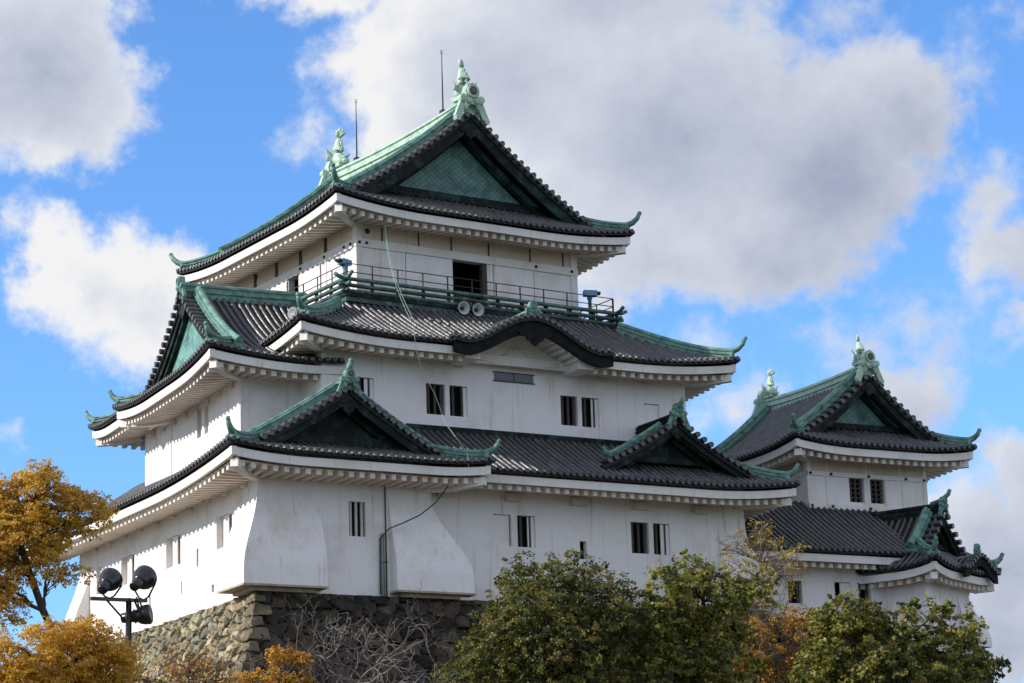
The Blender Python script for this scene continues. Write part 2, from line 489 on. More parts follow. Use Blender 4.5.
class MB:
    def __init__(s):
        s.v, s.f, s.sm, s.mi = [], [], [], []
        s.uv = {}

    def add(s, pts, faces, smooth=False, mi=0):
        o = len(s.v)
        s.v += [tuple(XF @ Vector(p)) for p in pts]
        for f in faces:
            s.f.append([o+i for i in f])
            s.sm.append(smooth)
            s.mi.append(mi)

    def box(s, a, b, mi=0):
        x0, y0, z0 = a
        x1, y1, z1 = b
        s.add([(x0, y0, z0), (x1, y0, z0), (x1, y1, z0), (x0, y1, z0), (x0, y0, z1), (x1, y0, z1), (x1, y1, z1), (x0, y1, z1)],
              [(0, 3, 2, 1), (4, 5, 6, 7), (0, 1, 5, 4), (1, 2, 6, 5), (2, 3, 7, 6), (3, 0, 4, 7)], mi=mi)

    def hexa(s, p, mi=0):
        s.add(p, [(0, 3, 2, 1), (4, 5, 6, 7), (0, 1, 5, 4), (1, 2, 6, 5), (2, 3, 7, 6), (3, 0, 4, 7)], mi=mi)

    def sweep(s, pts, prof, smooth=False, cap=True, upv=(0, 0, 1), scales=None, mi=0):
        """closed 2-D profile (lateral, up) carried along a path"""
        P = [Vector(p) for p in pts]
        n, m = len(P), len(prof)
        V = []
        for i, p in enumerate(P):
            d = (P[min(i+1, n-1)] - P[max(i-1, 0)]).normalized()
            lat = d.cross(Vector(upv))
            if lat.length < 1e-4:
                lat = Vector((1, 0, 0))
            lat.normalize()
            u = lat.cross(d)
            k = 1 if scales is None else scales[i]
            for (a, b) in prof:
                V.append(p + lat*a*k + u*b*k)
        F = []
        for i in range(n-1):
            for j in range(m):
                k = (j+1) % m
                F.append((i*m+j, i*m+k, (i+1)*m+k, (i+1)*m+j))
        if cap:
            F.append(tuple(range(m)))
            F.append(tuple(reversed(range((n-1)*m, n*m))))
        s.add(V, F, smooth, mi)

    def tube(s, pts, r, n=6, smooth=True, r1=None, cap=True, mi=0):
        prof = [(math.cos(2*math.pi*k/n), math.sin(2*math.pi*k/n)) for k in range(n)]
        P = [Vector(p) for p in pts]
        if isinstance(r, (list, tuple)):
            sc = list(r)
        else:
            r1 = r if r1 is None else r1
            sc = [r + (r1-r)*i/max(1, len(P)-1) for i in range(len(P))]
        # vertical tubes need another reference vector
        d = (P[-1]-P[0])
        upv = (0, 0, 1) if math.hypot(d.x, d.y) > 0.25*abs(d.z) else (0.31, 0.95, 0.02)
        s.sweep(P, prof, smooth, cap, upv, sc, mi)

    def lathe(s, origin, axis, prof, n=14, smooth=True, mi=0):
        """prof: (along axis, radius)"""
        a = Vector(axis).normalized()
        q = a.to_track_quat('Z', 'Y').to_matrix()
        V = []
        for (h, r) in prof:
            for k in range(n):
                w = 2*math.pi*k/n
                V.append(Vector(origin) + q @ Vector((r*math.cos(w), r*math.sin(w), h)))
        F = []
        for i in range(len(prof)-1):
            for k in range(n):
                F.append((i*n+k, i*n+(k+1) % n, (i+1)*n+(k+1) % n, (i+1)*n+k))
        F.append(tuple(reversed(range(n))))
        F.append(tuple(range((len(prof)-1)*n, len(prof)*n)))
        s.add(V, F, smooth, mi)

    def ball(s, c, r, n=10, m=6, mi=0):
        rx, ry, rz = r if isinstance(r, (tuple, list)) else (r, r, r)
        V, F = [], []
        for i in range(m+1):
            th = math.pi*i/m
            for k in range(n):
                ph = 2*math.pi*k/n
                V.append((c[0]+rx*math.sin(th)*math.cos(ph), c[1]+ry*math.sin(th)*math.sin(ph), c[2]-rz*math.cos(th)))
        for i in range(m):
            for k in range(n):
                F.append((i*n+k, i*n+(k+1) % n, (i+1)*n+(k+1) % n, (i+1)*n+k))
        s.add(V, F, True, mi)

    def prism(s, outline, y0, y1, mi=0):
        """outline in (x, z), extruded in y"""
        n = len(outline)
        V = [(x, y0, z) for x, z in outline] + [(x, y1, z) for x, z in outline]
        F = [tuple(range(n)), tuple(reversed(range(n, 2*n)))]
        for i in range(n):
            j = (i+1) % n
            F.append((i, i+n, j+n, j))
        s.add(V, F, mi=mi)

    def build(s, name, material, parent=None, recalc=True):
        me = bpy.data.meshes.new(name)
        me.from_pydata(s.v, [], s.f)
        mats = material if isinstance(material, (list, tuple)) else [material]
        for m in mats:
            me.materials.append(MATS[m])
        me.polygons.foreach_set('use_smooth', s.sm)
        me.polygons.foreach_set('material_index', s.mi)
        if recalc:
            bm = bmesh.new()
            bm.from_mesh(me)
            bmesh.ops.recalc_face_normals(bm, faces=bm.faces)
            bm.to_mesh(me)
            bm.free()
        me.update()
        o = bpy.data.objects.new(name, me)
        COL.objects.link(o)
        if parent is not None:
            o.parent = parent
            o.matrix_parent_inverse = inv_world(parent)
        return o


def build_each(mb, per, name, material, parent):
    """split a collected mesh into one object per run of `per` boxes (6 faces, 8 vertices each)"""
    out = []
    for i in range(0, len(mb.v)//8, per):
        m = MB()
        m.v = mb.v[i*8:(i+per)*8]
        k = len(m.v)//8
        m.f = [[q-i*8 for q in f_] for f_ in mb.f[i*6:(i+per)*6]]
        m.sm = mb.sm[i*6:(i+per)*6]
        m.mi = mb.mi[i*6:(i+per)*6]
        out.append(m.build(name, material, parent))
    return out


def inv_world(o):
    m = Matrix.Identity(4)
    chain = []
    while o is not None:
        chain.append(o)
        o = o.parent
    for c in reversed(chain):
        m = m @ c.matrix_parent_inverse @ c.matrix_basis if c.parent else c.matrix_basis.copy()
    return m.inverted()


def tag(o, label=None, cat=None, group=None, kind=None):
    if label:
        o['label'] = label
    if cat:
        o['category'] = cat
    if group:
        o['group'] = group
    if kind:
        o['kind'] = kind
    return o


def thing(name, loc, label, cat, group=None):
    o = bpy.data.objects.new(name, None)
    COL.objects.link(o)
    o.location = loc
    o.empty_display_size = 0.5
    return tag(o, label, cat, group)


# ------------------------------------------------------------------ roofs
class Roof:
    """hipped tile surface over the eave rectangle x0..x1, y0..y1 (local frame)"""

    def __init__(s, x0, x1, y0, y1, zf, a, b, lifts, Tl=3.0, thick=0.2):
        s.x0, s.x1, s.y0, s.y1, s.zf, s.a, s.b = x0, x1, y0, y1, zf, a, b
        s.lifts, s.Tl, s.thick = lifts, Tl, thick   # lifts[side] = function of (u - ulow, uhigh - u)

    def rng(s, side):
        return (s.x0, s.x1) if side in 'FB' else (s.y0, s.y1)

    def lift(s, side, u, t):
        lo, hi = s.rng(side)
        f = s.lifts.get(side)
        if f is None:
            return 0.0
        return f(u-lo, hi-u)*max(0.0, 1-max(t, 0)/s.Tl)**2

    def zfas(s, side, u, t=0.12):
        return s.zf + s.lift(side, u, t)

    def z(s, side, u, t):
        return s.zf + s.thick + s.a*t + s.b*t*t + s.lift(side, u, t)

    def P(s, side, u, t, dz=0.0):
        z = s.z(side, u, t)+dz
        if side == 'F':
            return Vector((u, s.y0+t, z))
        if side == 'B':
            return Vector((u, s.y1-t, z))
        if side == 'L':
            return Vector((s.x0+t, u, z))
        return Vector((s.x1-t, u, z))

    def Q(s, side, u, t, z):
        if side == 'F':
            return Vector((u, s.y0+t, z))
        if side == 'B':
            return Vector((u, s.y1-t, z))
        if side == 'L':
            return Vector((s.x0+t, u, z))
        return Vector((s.x1-t, u, z))


SPACE = 0.30


def tile_side(mb, R, side, u0, u1, tmax, t0=0.0, r=0.078, caps=True, nt=None):
    """pan-tile sheet plus round tile rows from eave up to tmax(u)"""
    T0 = t0 if callable(t0) else (lambda u, c=t0: c)
    n = max(1, int(round((u1-u0)/SPACE)))
    us = [u0+(u1-u0)*i/n for i in range(n+1)]
    du = Vector((1, 0, 0)) if side in 'FB' else Vector((0, 1, 0))
    # sheet
    fine = []
    for i in range(n):
        fine += [us[i], (us[i]+us[i+1])/2]
    fine.append(us[-1])
    K = 12
    V, F = [], []
    for u in fine:
        t0 = T0(u)
        tm = max(t0+0.02, tmax(u))
        for k in range(K+1):
            V.append(R.P(side, u, t0+(tm-t0)*k/K))
    for i in range(len(fine)-1):
        for k in range(K):
            F.append((i*(K+1)+k, (i+1)*(K+1)+k, (i+1)*(K+1)+k+1, i*(K+1)+k+1))
    mb.add(V, F, True, 1)
    # drop edge along the eave
    if caps:
        V, F = [], []
        for u in fine:
            t0 = T0(u)
            V.append(R.P(side, u, t0))
            V.append(R.P(side, u, t0, -0.13))
            V.append(R.P(side, u, t0+0.3, -0.16))
        for i in range(len(fine)-1):
            F.append((3*i, 3*i+1, 3*i+4, 3*i+3))
            F.append((3*i+1, 3*i+2, 3*i+5, 3*i+4))
        mb.add(V, F, False, 1)
    # rows
    A = [math.pi*k/5 for k in range(6)]
    for i in range(n):
        u = (us[i]+us[i+1])/2
        t0 = T0(u)
        tm = tmax(u)
        if tm - t0 < 0.12:
            continue
        KK = max(3, int((tm-t0)/0.30))
        V, F = [], []
        rings = [(0, 1.10)]
        for k in range(1, KK):
            rings += [(k, .93), (k+.04, 1.10)]
        rings.append((KK, .93))
        uj = u+random.uniform(-.012, .012)
        for (k, rs) in rings:
            t = t0-0.05+(tm-t0+0.05)*k/KK
            p = R.P(side, uj, t)
            q = R.P(side, u, t+0.05)
            nrm = du.cross((q-p).normalized())
            if nrm.z < 0:
                nrm = -nrm
            jit = rs*random.uniform(.96, 1.04)
            for a_ in A:
                V.append(p + du*math.cos(a_)*r*jit + nrm*(math.sin(a_)*r*1.05*jit+0.012))
        m = len(A)
        for k in range(len(rings)-1):
            for j in range(m-1):
                F.append((k*m+j, k*m+j+1, (k+1)*m+j+1, (k+1)*m+j))
        mb.add(V, F, True, 0)
        if caps:
            p = R.P(side, u, t0)
            q = R.P(side, u, t0+0.1)
            out = (p-q)
            out.z = 0
            mb.lathe(p+Vector((0, 0, 0.012))+out.normalized()*0.03, out, [(-0.03, 0.092), (0.05, 0.095), (0.06, 0.07), (0.05, 0.05)], 9, False)


def eave_side(mb, R, side, u0, u1, d, hip0=True, hip1=True, fh=0.31, dent=0.42, slope=0.16):
    """white plastered eave: fascia band, soffit and projecting rafter ends"""
    a0 = u0+(0.125 if hip0 else 0)
    a1 = u1-(0.125 if hip1 else 0)
    if side in 'LR':
        a0 = u0+(0.12 if hip0 else 0)
        a1 = u1-(0.12 if hip1 else 0)
    n = max(2, int((a1-a0)/0.35))
    us = [a0+(a1-a0)*i/n for i in range(n+1)]
    prof = []
    for u in us:
        z = R.zfas(side, u)
        prof.append([R.Q(side, u, .12, z), R.Q(side, u, .14, z-fh), R.Q(side, u, .32, z-fh+.01), R.Q(side, u, .32, z)])
    V = [p for pr in prof for p in pr]
    F = []
    for i in range(n):
        for j in range(4):
            k = (j+1) % 4
            F.append((i*4+j, i*4+k, (i+1)*4+k, (i+1)*4+j))
    F += [(0, 1, 2, 3), (4*n+3, 4*n+2, 4*n+1, 4*n)]
    mb.add(V, F)
    # soffit
    V, F = [], []
    for u in us:
        dd = d
        if hip0:
            dd = min(dd, u-u0+.05)
        if hip1:
            dd = min(dd, u1-u+.05)
        dd = max(dd, .3)
        for t in (.30, dd+.1):
            V.append(R.Q(side, u, t, R.zfas(side, u, t)-fh-.01+slope*(t-.3)))
    for i in range(n):
        F.append((2*i, 2*i+1, 2*i+3, 2*i+2))
    mb.add(V, F, mi=1)
    # rafters
    nr = max(1, int((u1-u0)/dent))
    w, h = 0.095, 0.21
    for i in range(nr):
        u = u0+(i+.5)*(u1-u0)/nr
        dd = d
        if hip0:
            dd = min(dd, u-u0-.05)
        if hip1:
            dd = min(dd, u1-u-.05)
        if dd < .55:
            continue
        pts = []
        zz = [R.zfas(side, u, t)-fh-.005+slope*(t-.3) for t in (.36, dd+.05)]
        for (t, z) in ((.36, zz[0]), (dd+.05, zz[1])):
            pts.append((t, z))
        (ta, za), (tb, zb) = pts
        ps = [R.Q(side, u-w, ta, za-h), R.Q(side, u+w, ta, za-h), R.Q(side, u+w, tb, zb-h), R.Q(side, u-w, tb, zb-h),
              R.Q(side, u-w, ta, za), R.Q(side, u+w, ta, za), R.Q(side, u+w, tb, zb), R.Q(side, u-w, tb, zb)]
        mb.hexa(ps, 1)


def corner_beam(mb, R, cx, cy, d, fh=0.34):
    """diagonal beam under a hip corner; cx, cy = 'L'/'R', 'F'/'B'"""
    sx = 1 if cx == 'L' else -1
    sy = 1 if cy == 'F' else -1
    X = R.x0 if cx == 'L' else R.x1
    Y = R.y0 if cy == 'F' else R.y1
    u = X
    pts = []
    for s_ in (.30, d*.6, d+.1):
        z = R.zfas(cy, X+sx*s_, s_)-fh-.02+.16*(s_-.3)
        pts.append((X+sx*s_, Y+sy*s_, z))
    mb.sweep(pts, [(-.15, -.27), (.15, -.27), (.15, .03), (-.15, .03)])


def ridge_prof(w, h):
    """stacked ridge: body, projecting lips and a round cap"""
    c = [(-w*.5, -.12), (w*.5, -.12), (w*.5, h*.28), (w*.66, h*.30), (w*.66, h*.40), (w*.46, h*.42), (w*.46, h*.68), (w*.60, h*.70), (w*.60, h*.78)]
    cap = [(w*.36*math.cos(a), h*.80+w*.36*math.sin(a)) for a in (0.0, .6, 1.2, 1.94, 2.54, math.pi)]
    left = [(-x, y) for (x, y) in reversed(c[2:])]
    return c + cap + left


def ridge_sweep(name, pts, w, h, parent, material='copper', horn=None, boss=True, drop=0.0):
    mb = MB()
    mb.sweep(pts, ridge_prof(w, h))
    P = [Vector(p) for p in pts]
    if horn:
        e, p = P[0], P[1]
        d = (e-p)
        d.z = 0
        d.normalize()
        L = horn
        top = e+Vector((0, 0, h*.72))
        hp = [top - d*.25, top + d*.05+Vector((0, 0, .02)), top + d*L*.35+Vector((0, 0, L*.13)), top+d*L*.62+Vector((0, 0, L*.36)), top+d*L*.78+Vector((0, 0, L*.66))]
        mb.tube(hp, [.13, .14, .13, .11, .085], 8)
        mb.ball(hp[-1], .10, 8, 5)
    if boss:
        e, p = P[0], P[1]
        d = (e-p)
        d.z = 0
        d.normalize()
        q = d.cross(Vector((0, 0, 1)))
        c = e+Vector((0, 0, h*.38))
        mb.lathe(c, d, [(-.05, w*.62), (.10, w*.62), (.12, w*.45), (.10, w*.3)], 10, False)
        for sg in (-1, 1):
            mb.lathe(c+q*sg*w*.62-Vector((0, 0, h*.22)), d, [(-.03, w*.36), (.08, w*.36), (.09, w*.2)], 8, False)
    return mb.build(name, material, parent)


def onigawara(mb, x, y, z, s=1.0, front=-1):
    """ridge-end ornament: shield with a ring boss, two scrolls and feet; faces front*y"""
    f = front
    t = .16*s
    out = [(-.30, .05), (-.34, .42), (-.26, .62), (-.30, .80), (-.2, 1.05), (0, 1.14), (.2, 1.05), (.30, .80), (.26, .62), (.34, .42), (.30, .05), (.12, .30), (-.12, .30)]
    mb.prism([(x+a*s, z+b*s) for a, b in out], y-t, y+t)
    mb.lathe((x, y+f*t, z+.80*s), (0, f, 0), [(0, .25*s), (.08*s, .25*s), (.09*s, .18*s), (.04*s, .16*s)], 14, False)
    for sg in (-1, 1):
        mb.lathe((x+sg*.38*s, y, z+.52*s), (0, f, 0), [(-.1*s, .15*s), (.16*s, .15*s), (.18*s, .06*s)], 10, False)
        mb.lathe((x+sg*.16*s, y+f*t*.8, z+.42*s), (0, f, 0), [(0, .11*s), (.1*s, .10*s), (.12*s, .04*s)], 8, False)
        mb.sweep([(x+sg*.34*s, y, z+.42*s), (x+sg*.46*s, y, z+.1*s), (x+sg*.62*s, y, z-.26*s)], [(-.13*s, -.09*s), (.13*s, -.09*s), (.13*s, .09*s), (-.13*s, .09*s)], upv=(0, 1, 0))
        mb.lathe((x+sg*.62*s, y+f*.02, z-.28*s), (0, f, 0), [(-.1*s, .11*s), (.13*s, .11*s)], 8, False)


def fish_finial(name, x, y, z, s, face, parent, material='copper_pale'):
    """shachi: fish standing on its head on the ridge end, tail fanned upwards; face = +-1 along y for the head"""
    mb = MB()
    def p(o, u_):
        return (x, y+face*o*s, z+u_*s)
    path = [(.52, .22), (.30, .20), (.05, .28), (-.10, .52), (-.10, .82), (-.02, 1.10), (.05, 1.34), (.02, 1.52)]
    rad = [.15, .28, .36, .35, .29, .21, .14, .08]
    pts = [p(*q) for q in path]
    mb.tube(pts, [r*s for r in rad], 10)
    # jaws and brow
    mb.ball(p(.50, .34), (.15*s, .17*s, .09*s), 8, 5)
    mb.ball(p(.52, .12), (.13*s, .15*s, .07*s), 8, 5)
    for sg in (-1, 1):
        mb.ball((x+sg*.17*s, y+face*.32*s, z+.36*s), .075*s, 7, 5)
        # side fins
        q = [Vector((x+sg*.22*s, y+face*.02*s, z+.45*s)), Vector((x+sg*.66*s, y-face*.10*s, z+.82*s)), Vector((x+sg*.52*s, y-face*.18*s, z+.52*s)), Vector((x+sg*.60*s, y-face*.2*s, z+.30*s)), Vector((x+sg*.24*s, y-face*.05*s, z+.22*s))]
        o = Vector((0, .04*s, 0))
        mb.add([a-o for a in q]+[a+o for a in q], [(0, 1, 2, 3, 4), (9, 8, 7, 6, 5)]+[(i, i+5, (i+1) % 5+5, (i+1) % 5) for i in range(5)])
    # dorsal spines along the back
    for (o_, u_, l_, dx) in ((-.36, .45, .22, -.5), (-.36, .70, .20, -.5), (-.30, .95, .18, -.4), (-.14, 1.16, .15, -.4), (.22, .72, .30, .55), (.20, 1.0, .26, .5)):
        a = Vector(p(o_*.7, u_))
        b = a+Vector((0, face*dx*l_*1.1*s, l_*.9*s))
        mb.tube([a, (a+b)/2+Vector((0, face*dx*.05*s, 0)), b], [.07*s, .055*s, .02*s], 6)
        mb.ball(b, .05*s, 6, 4)
    # tail fan
    for ang, L in ((-1.0, .26), (-.5, .36), (0.0, .42), (.45, .36), (.95, .30)):
        a = Vector(p(.03, 1.44))
        b = a+Vector((math.sin(ang)*L*.85*s, face*(math.sin(ang)*L*.75+.10)*s, math.cos(ang)*L*1.1*s))
        mb.tube([a, (a*.45+b*.55)+Vector((0, 0, .03*s)), b], [.06*s, .10*s, .02*s], 6)
    # plinth and waves at the foot
    mb.box((x-.26*s, y-.42*s, z-.06*s), (x+.26*s, y+.5*s, z+.10*s))
    for o_ in (-.34, .62):
        mb.ball(p(o_, .14), (.2*s, .13*s, .13*s), 8, 5)
    return mb.build(name, material, parent)


def gable_front(R, vt, tp, half, parent, scales='copper_scales', dk='copper_dark', front=True, inner=True, beam=True, bh=.50):
    """verge tiles, barge boards, panel and base beam of an irimoya gable facing local -y (or +y)"""
    sg = 1 if front else -1
    Y0 = R.y0 if front else R.y1
    vy, py = Y0+sg*vt, Y0+sg*tp
    xm = (R.x0+R.x1)/2
    def prof(t):
        return R.zf+R.thick+R.a*t+R.b*t*t
    # verge tiles
    mb = MB()
    n = int((half-vt)/.31)
    for s_ in (-1, 1):
        for i in range(n):
            t = vt+.12+(half-vt-.12)*(i+.2)/n
            x = xm+s_*(half-t)
            z = prof(t)+.07
            mb.lathe((x, vy-sg*.20, z+.02), (0, sg, 0), [(0, .07), (-.012, .115), (0.05, .12), (.62, .10)], 10, False)
        pts = [(xm+s_*(half-t), vy+sg*.10, prof(t)-.015) for t in np.linspace(vt-.1, half, 12)]
        mb.sweep(pts, [(-.16, -.13), (.16, -.13), (.16, .02), (-.16, .02)], mi=1)
    mb.build('verge_tiles', ['tile', 'tile_pan'], parent)
    # barge boards
    mb = MB()
    V, F = [], []
    ts = np.linspace(vt-.55, half, 20)
    for s_ in (-1, 1):
        V, F = [], []
        for t in ts:
            zz = prof(max(t, 0))-.14
            x = xm+s_*(half-t)
            k = 1.0+.35*max(0, 1-(half-t)/(half*.9))*0
            for (yy, z) in ((vy+sg*.02, zz), (vy+sg*.15, zz), (vy+sg*.15, zz-bh*k), (vy+sg*.02, zz-bh*k)):
                V.append((x, yy, z))
        for i in range(len(ts)-1):
            for j in range(4):
                k = (j+1) % 4
                F.append((i*4+j, i*4+k, (i+1)*4+k, (i+1)*4+j))
        F += [(0, 1, 2, 3), (len(V)-1, len(V)-2, len(V)-3, len(V)-4)]
        mb.add(V, F)
    # pendant under the apex
    zt = prof(half)-.14-bh*.55
    pen = [(0, .1), (.34, -.12), (.52, -.34), (.40, -.44), (.26, -.38), (.20, -.56), (.08, -.62), (0, -.78), (-.08, -.62), (-.20, -.56), (-.26, -.38), (-.40, -.44), (-.52, -.34), (-.34, -.12)]
    k = min(1.0, half/6.0)
    mb.prism([(xm+a*k, zt+b*k) for a, b in pen], min(vy-sg*.03, vy+sg*.12), max(vy-sg*.03, vy+sg*.12))
    mb.build('barge_board', dk, parent)
    # panel
    zb = prof(tp)+.02
    xs = np.linspace(xm-(half-tp), xm+(half-tp), 25)
    V, F, UV = [], [], []
    for x in xs:
        t = half-abs(x-xm)
        V += [(x, py, zb), (x, py, max(zb+.01, prof(t)-.20))]
    for i in range(len(xs)-1):
        F.append((2*i, 2*i+2, 2*i+3, 2*i+1))
    mb = MB()
    mb.add(V, F)
    o = mb.build('gable_panel', scales, parent, recalc=False)
    uvl = o.data.uv_layers.new(name='UVMap')
    for lp in o.data.loops:
        v = V[lp.vertex_index]
        uvl.data[lp.index].uv = (v[0], v[2])
    # inner frame: base beam and slanting inner boards
    mb = MB()
    ya, yb = py-sg*.16, py-sg*.004
    if beam:
        hb = .30 if half > 5 else .2
        mb.box((xm-(half-tp)+.25, min(ya, yb), zb+.02), (xm+(half-tp)-.25, max(ya, yb), zb+.02+hb))
        mb.box((xm-(half-tp)+.05, min(ya-sg*.06, ya), zb-.03), (xm+(half-tp)-.05, max(ya-sg*.06, ya), zb+.10))
    if inner:
        for s_ in (-1, 1):
            V, F = [], []
            tt = np.linspace(tp+.15, half, 14)
            for t in tt:
                zz = prof(t)-.14-bh-.02
                x = xm+s_*(half-t)
                for (yy, z) in ((py-sg*.20, zz+.02), (py-sg*.02, zz+.02), (py-sg*.02, zz-.20), (py-sg*.20, zz-.20)):
                    V.append((x, yy, z))
            for i in range(len(tt)-1):
                for j in range(4):
                    k = (j+1) % 4
                    F.append((i*4+j, i*4+k, (i+1)*4+k, (i+1)*4+j))
            F += [(0, 1, 2, 3), (len(V)-1, len(V)-2, len(V)-3, len(V)-4)]
            mb.add(V, F)
    if mb.v:
        mb.build('gable_frame', dk, parent)


def corner_lift(L, Lc, mid=0.0, lo=True, hi=True, p=2.0):
    def f(a, b):
        v = mid
        if lo:
            v = max(v, mid+(L-mid)*max(0, 1-a/Lc)**p)
        if hi:
            v = max(v, mid+(L-mid)*max(0, 1-b/Lc)**p)
        return v
    return f


def hip_path(R, cx, cy, s0, s1, n=9, dz=.03):
    sx = 1 if cx == 'L' else -1
    sy = 1 if cy == 'F' else -1
    X = R.x0 if cx == 'L' else R.x1
    Y = R.y0 if cy == 'F' else R.y1
    out = []
    for i in range(n):
        s_ = s0+(s1-s0)*i/(n-1)
        out.append((X+sx*s_, Y+sy*s_, R.z(cy, X+sx*s_, s_)+dz))
    return out


def irimoya(parent, R, d, vt, tp, back='gable', ridge_y=None, ridge_h=.8, ridge_w=.42, fish=0.0, oni=1.0, sides='LRF', bands=True, label=None,
            horn=.75, rmat='copper', ridge_mat='copper_pale', hiplen=None, desc=True, lcut=None, rcut=None, bh=.5, scales='copper_scales'):
    """hip-and-gable roof whose ridge runs along local y; returns the tiled part"""
    half = (R.x1-R.x0)/2
    xm = (R.x0+R.x1)/2
    gb = back == 'gable'
    def tm_side(y):
        q = y-R.y0
        t = q if q < vt else half
        if gb:
            q2 = R.y1-y
            t = min(t, q2 if q2 < vt else half)
        return t
    mb = MB()
    ylo, yhi = R.y0, R.y1
    for sd_ in 'LR':
        if sd_ not in sides:
            continue
        cut = lcut if sd_ == 'L' else rcut
        yh = yhi if cut is None else cut
        tile_side(mb, R, sd_, ylo, ylo+vt, lambda y: y-ylo)
        if gb and cut is None:
            tile_side(mb, R, sd_, ylo+vt+.02, yhi-vt-.02, lambda y: half)
            tile_side(mb, R, sd_, yhi-vt, yhi, lambda y: yhi-y)
        else:
            tile_side(mb, R, sd_, ylo+vt+.02, yh, lambda y: half)
    tile_side(mb, R, 'F', R.x0, R.x1, lambda x: min(x-R.x0, R.x1-x, tp+.05))
    if gb and 'B' in sides:
        tile_side(mb, R, 'B', R.x0, R.x1, lambda x: min(x-R.x0, R.x1-x, tp+.05))
    roof = mb.build('tiled_roof', ['tile', 'tile_pan'], parent)
    if label:
        roof['label'] = label
    mb = MB()
    eave_side(mb, R, 'F', R.x0, R.x1, d)
    for sd_ in 'LR':
        if sd_ in sides:
            cut = lcut if sd_ == 'L' else rcut
            eave_side(mb, R, sd_, R.y0, R.y1 if cut is None else cut, d, True, gb and cut is None)
    if gb and 'B' in sides:
        eave_side(mb, R, 'B', R.x0, R.x1, d)
    for cx in 'LR':
        if cx in sides:
            corner_beam(mb, R, cx, 'F', d)
            if gb and 'B' in sides:
                corner_beam(mb, R, cx, 'B', d)
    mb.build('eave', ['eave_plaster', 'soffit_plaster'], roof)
    gable_front(R, vt, tp, half, roof, bh=bh, scales=scales)
    if gb and 'B' in sides:
        gable_front(R, vt, tp, half, roof, front=False, bh=bh)
    # hips
    hl = vt+.45 if hiplen is None else hiplen
    ends = ['F'] + (['B'] if gb and 'B' in sides else [])
    for cy in ends:
        for cx in 'LR':
            if cx in sides:
                ridge_sweep('hip_ridge', hip_path(R, cx, cy, .22, hl), .30, .34, roof, rmat, horn=horn)
    # descending ridges beside the verges
    if desc:
        for cy in ends:
            sg = 1 if cy == 'F' else -1
            Y = (R.y0 if cy == 'F' else R.y1)+sg*(vt+.55)
            for s_ in (-1, 1):
                if ('L' if s_ < 0 else 'R') not in sides:
                    continue
                ts = np.linspace(vt+.05, half-.1, 12)
                pts = [(xm+s_*(half-t), Y, R.zf+R.thick+R.a*t+R.b*t*t+.03) for t in ts]
                ridge_sweep('descending_ridge', pts, .32, .50, roof, rmat, horn=None)
    # main ridge
    zr = R.zf+R.thick+R.a*half+R.b*half*half
    ya = R.y0+vt-.02
    yb = (R.y1-vt+.02) if ridge_y is None else ridge_y
    n = 11
    pts = []
    for i in range(n):
        k = i/(n-1)
        sag = .16*((2*k-1)**2-1)*(1 if gb else .3)*(yb-ya)/10
        pts.append((xm, ya+(yb-ya)*k, zr-.05+sag))
    w, h = ridge_w, ridge_h
    mb = MB()
    mb.sweep(pts, ridge_prof(w, h))
    mb.build('main_ridge', ridge_mat, roof)
    mb = MB()
    onigawara(mb, xm, ya-.06, zr-.02, oni, -1)
    mb.build('ridge_end_ornament', 'copper_pale' if fish else rmat, roof)
    if gb and 'B' in sides:
        mb = MB()
        onigawara(mb, xm, yb+.06, zr-.02, oni, 1)
        mb.build('ridge_end_ornament', 'copper_pale' if fish else rmat, roof)
    mb = MB()
    mb.lathe((xm, ya-.06-.16*oni, zr+.78*oni), (0, -1, 0), [(0, .155*oni), (.05*oni, .15*oni), (.07*oni, .1*oni)], 14)
    mb.build('ridge_crest', 'crest', roof)
    if fish:
        fish_finial('fish_finial', xm, ya+.55, zr+h-.04, fish, 1, roof)
        fish_finial('fish_finial', xm, yb-.55, zr+h-.04, fish, -1, roof)
    return roof, zr, ya, yb


# ------------------------------------------------------------------ walls with real openings
def wall_face(mb, p0, axis, length, z0, z1, holes=(), depth=.26, mi=0):
    """vertical plaster face from p0 along axis; openings (u0,u1,z0,z1) are cut and lined to `depth` behind"""
    ax = Vector((axis[0], axis[1], 0)).normalized()
    inn = Vector((-ax.y, ax.x, 0))        # into the wall (left of the axis)
    p0 = Vector((p0[0], p0[1], 0))
    us = sorted({0.0, length, *[h[0] for h in holes], *[h[1] for h in holes]})
    zs = sorted({z0, z1, *[h[2] for h in holes], *[h[3] for h in holes]})
    def pt(u, z, t=0.0):
        q = p0+ax*u+inn*t
        return (q.x, q.y, z)
    for i in range(len(us)-1):
        for j in range(len(zs)-1):
            um, zm = (us[i]+us[i+1])/2, (zs[j]+zs[j+1])/2
            if any(h[0] < um < h[1] and h[2] < zm < h[3] for h in holes):
                continue
            mb.add([pt(us[i], zs[j]), pt(us[i+1], zs[j]), pt(us[i+1], zs[j+1]), pt(us[i], zs[j+1])], [(0, 1, 2, 3)], mi=mi)
    for (a, b, c, d) in holes:
        for q in ([pt(a, c), pt(a, d), pt(a, d, depth), pt(a, c, depth)], [pt(b, c), pt(b, d), pt(b, d, depth), pt(b, c, depth)],
                  [pt(a, c), pt(b, c), pt(b, c, depth), pt(a, c, depth)], [pt(a, d), pt(b, d), pt(b, d, depth), pt(a, d, depth)]):
            mb.add(q, [(0, 1, 2, 3)], mi=mi)


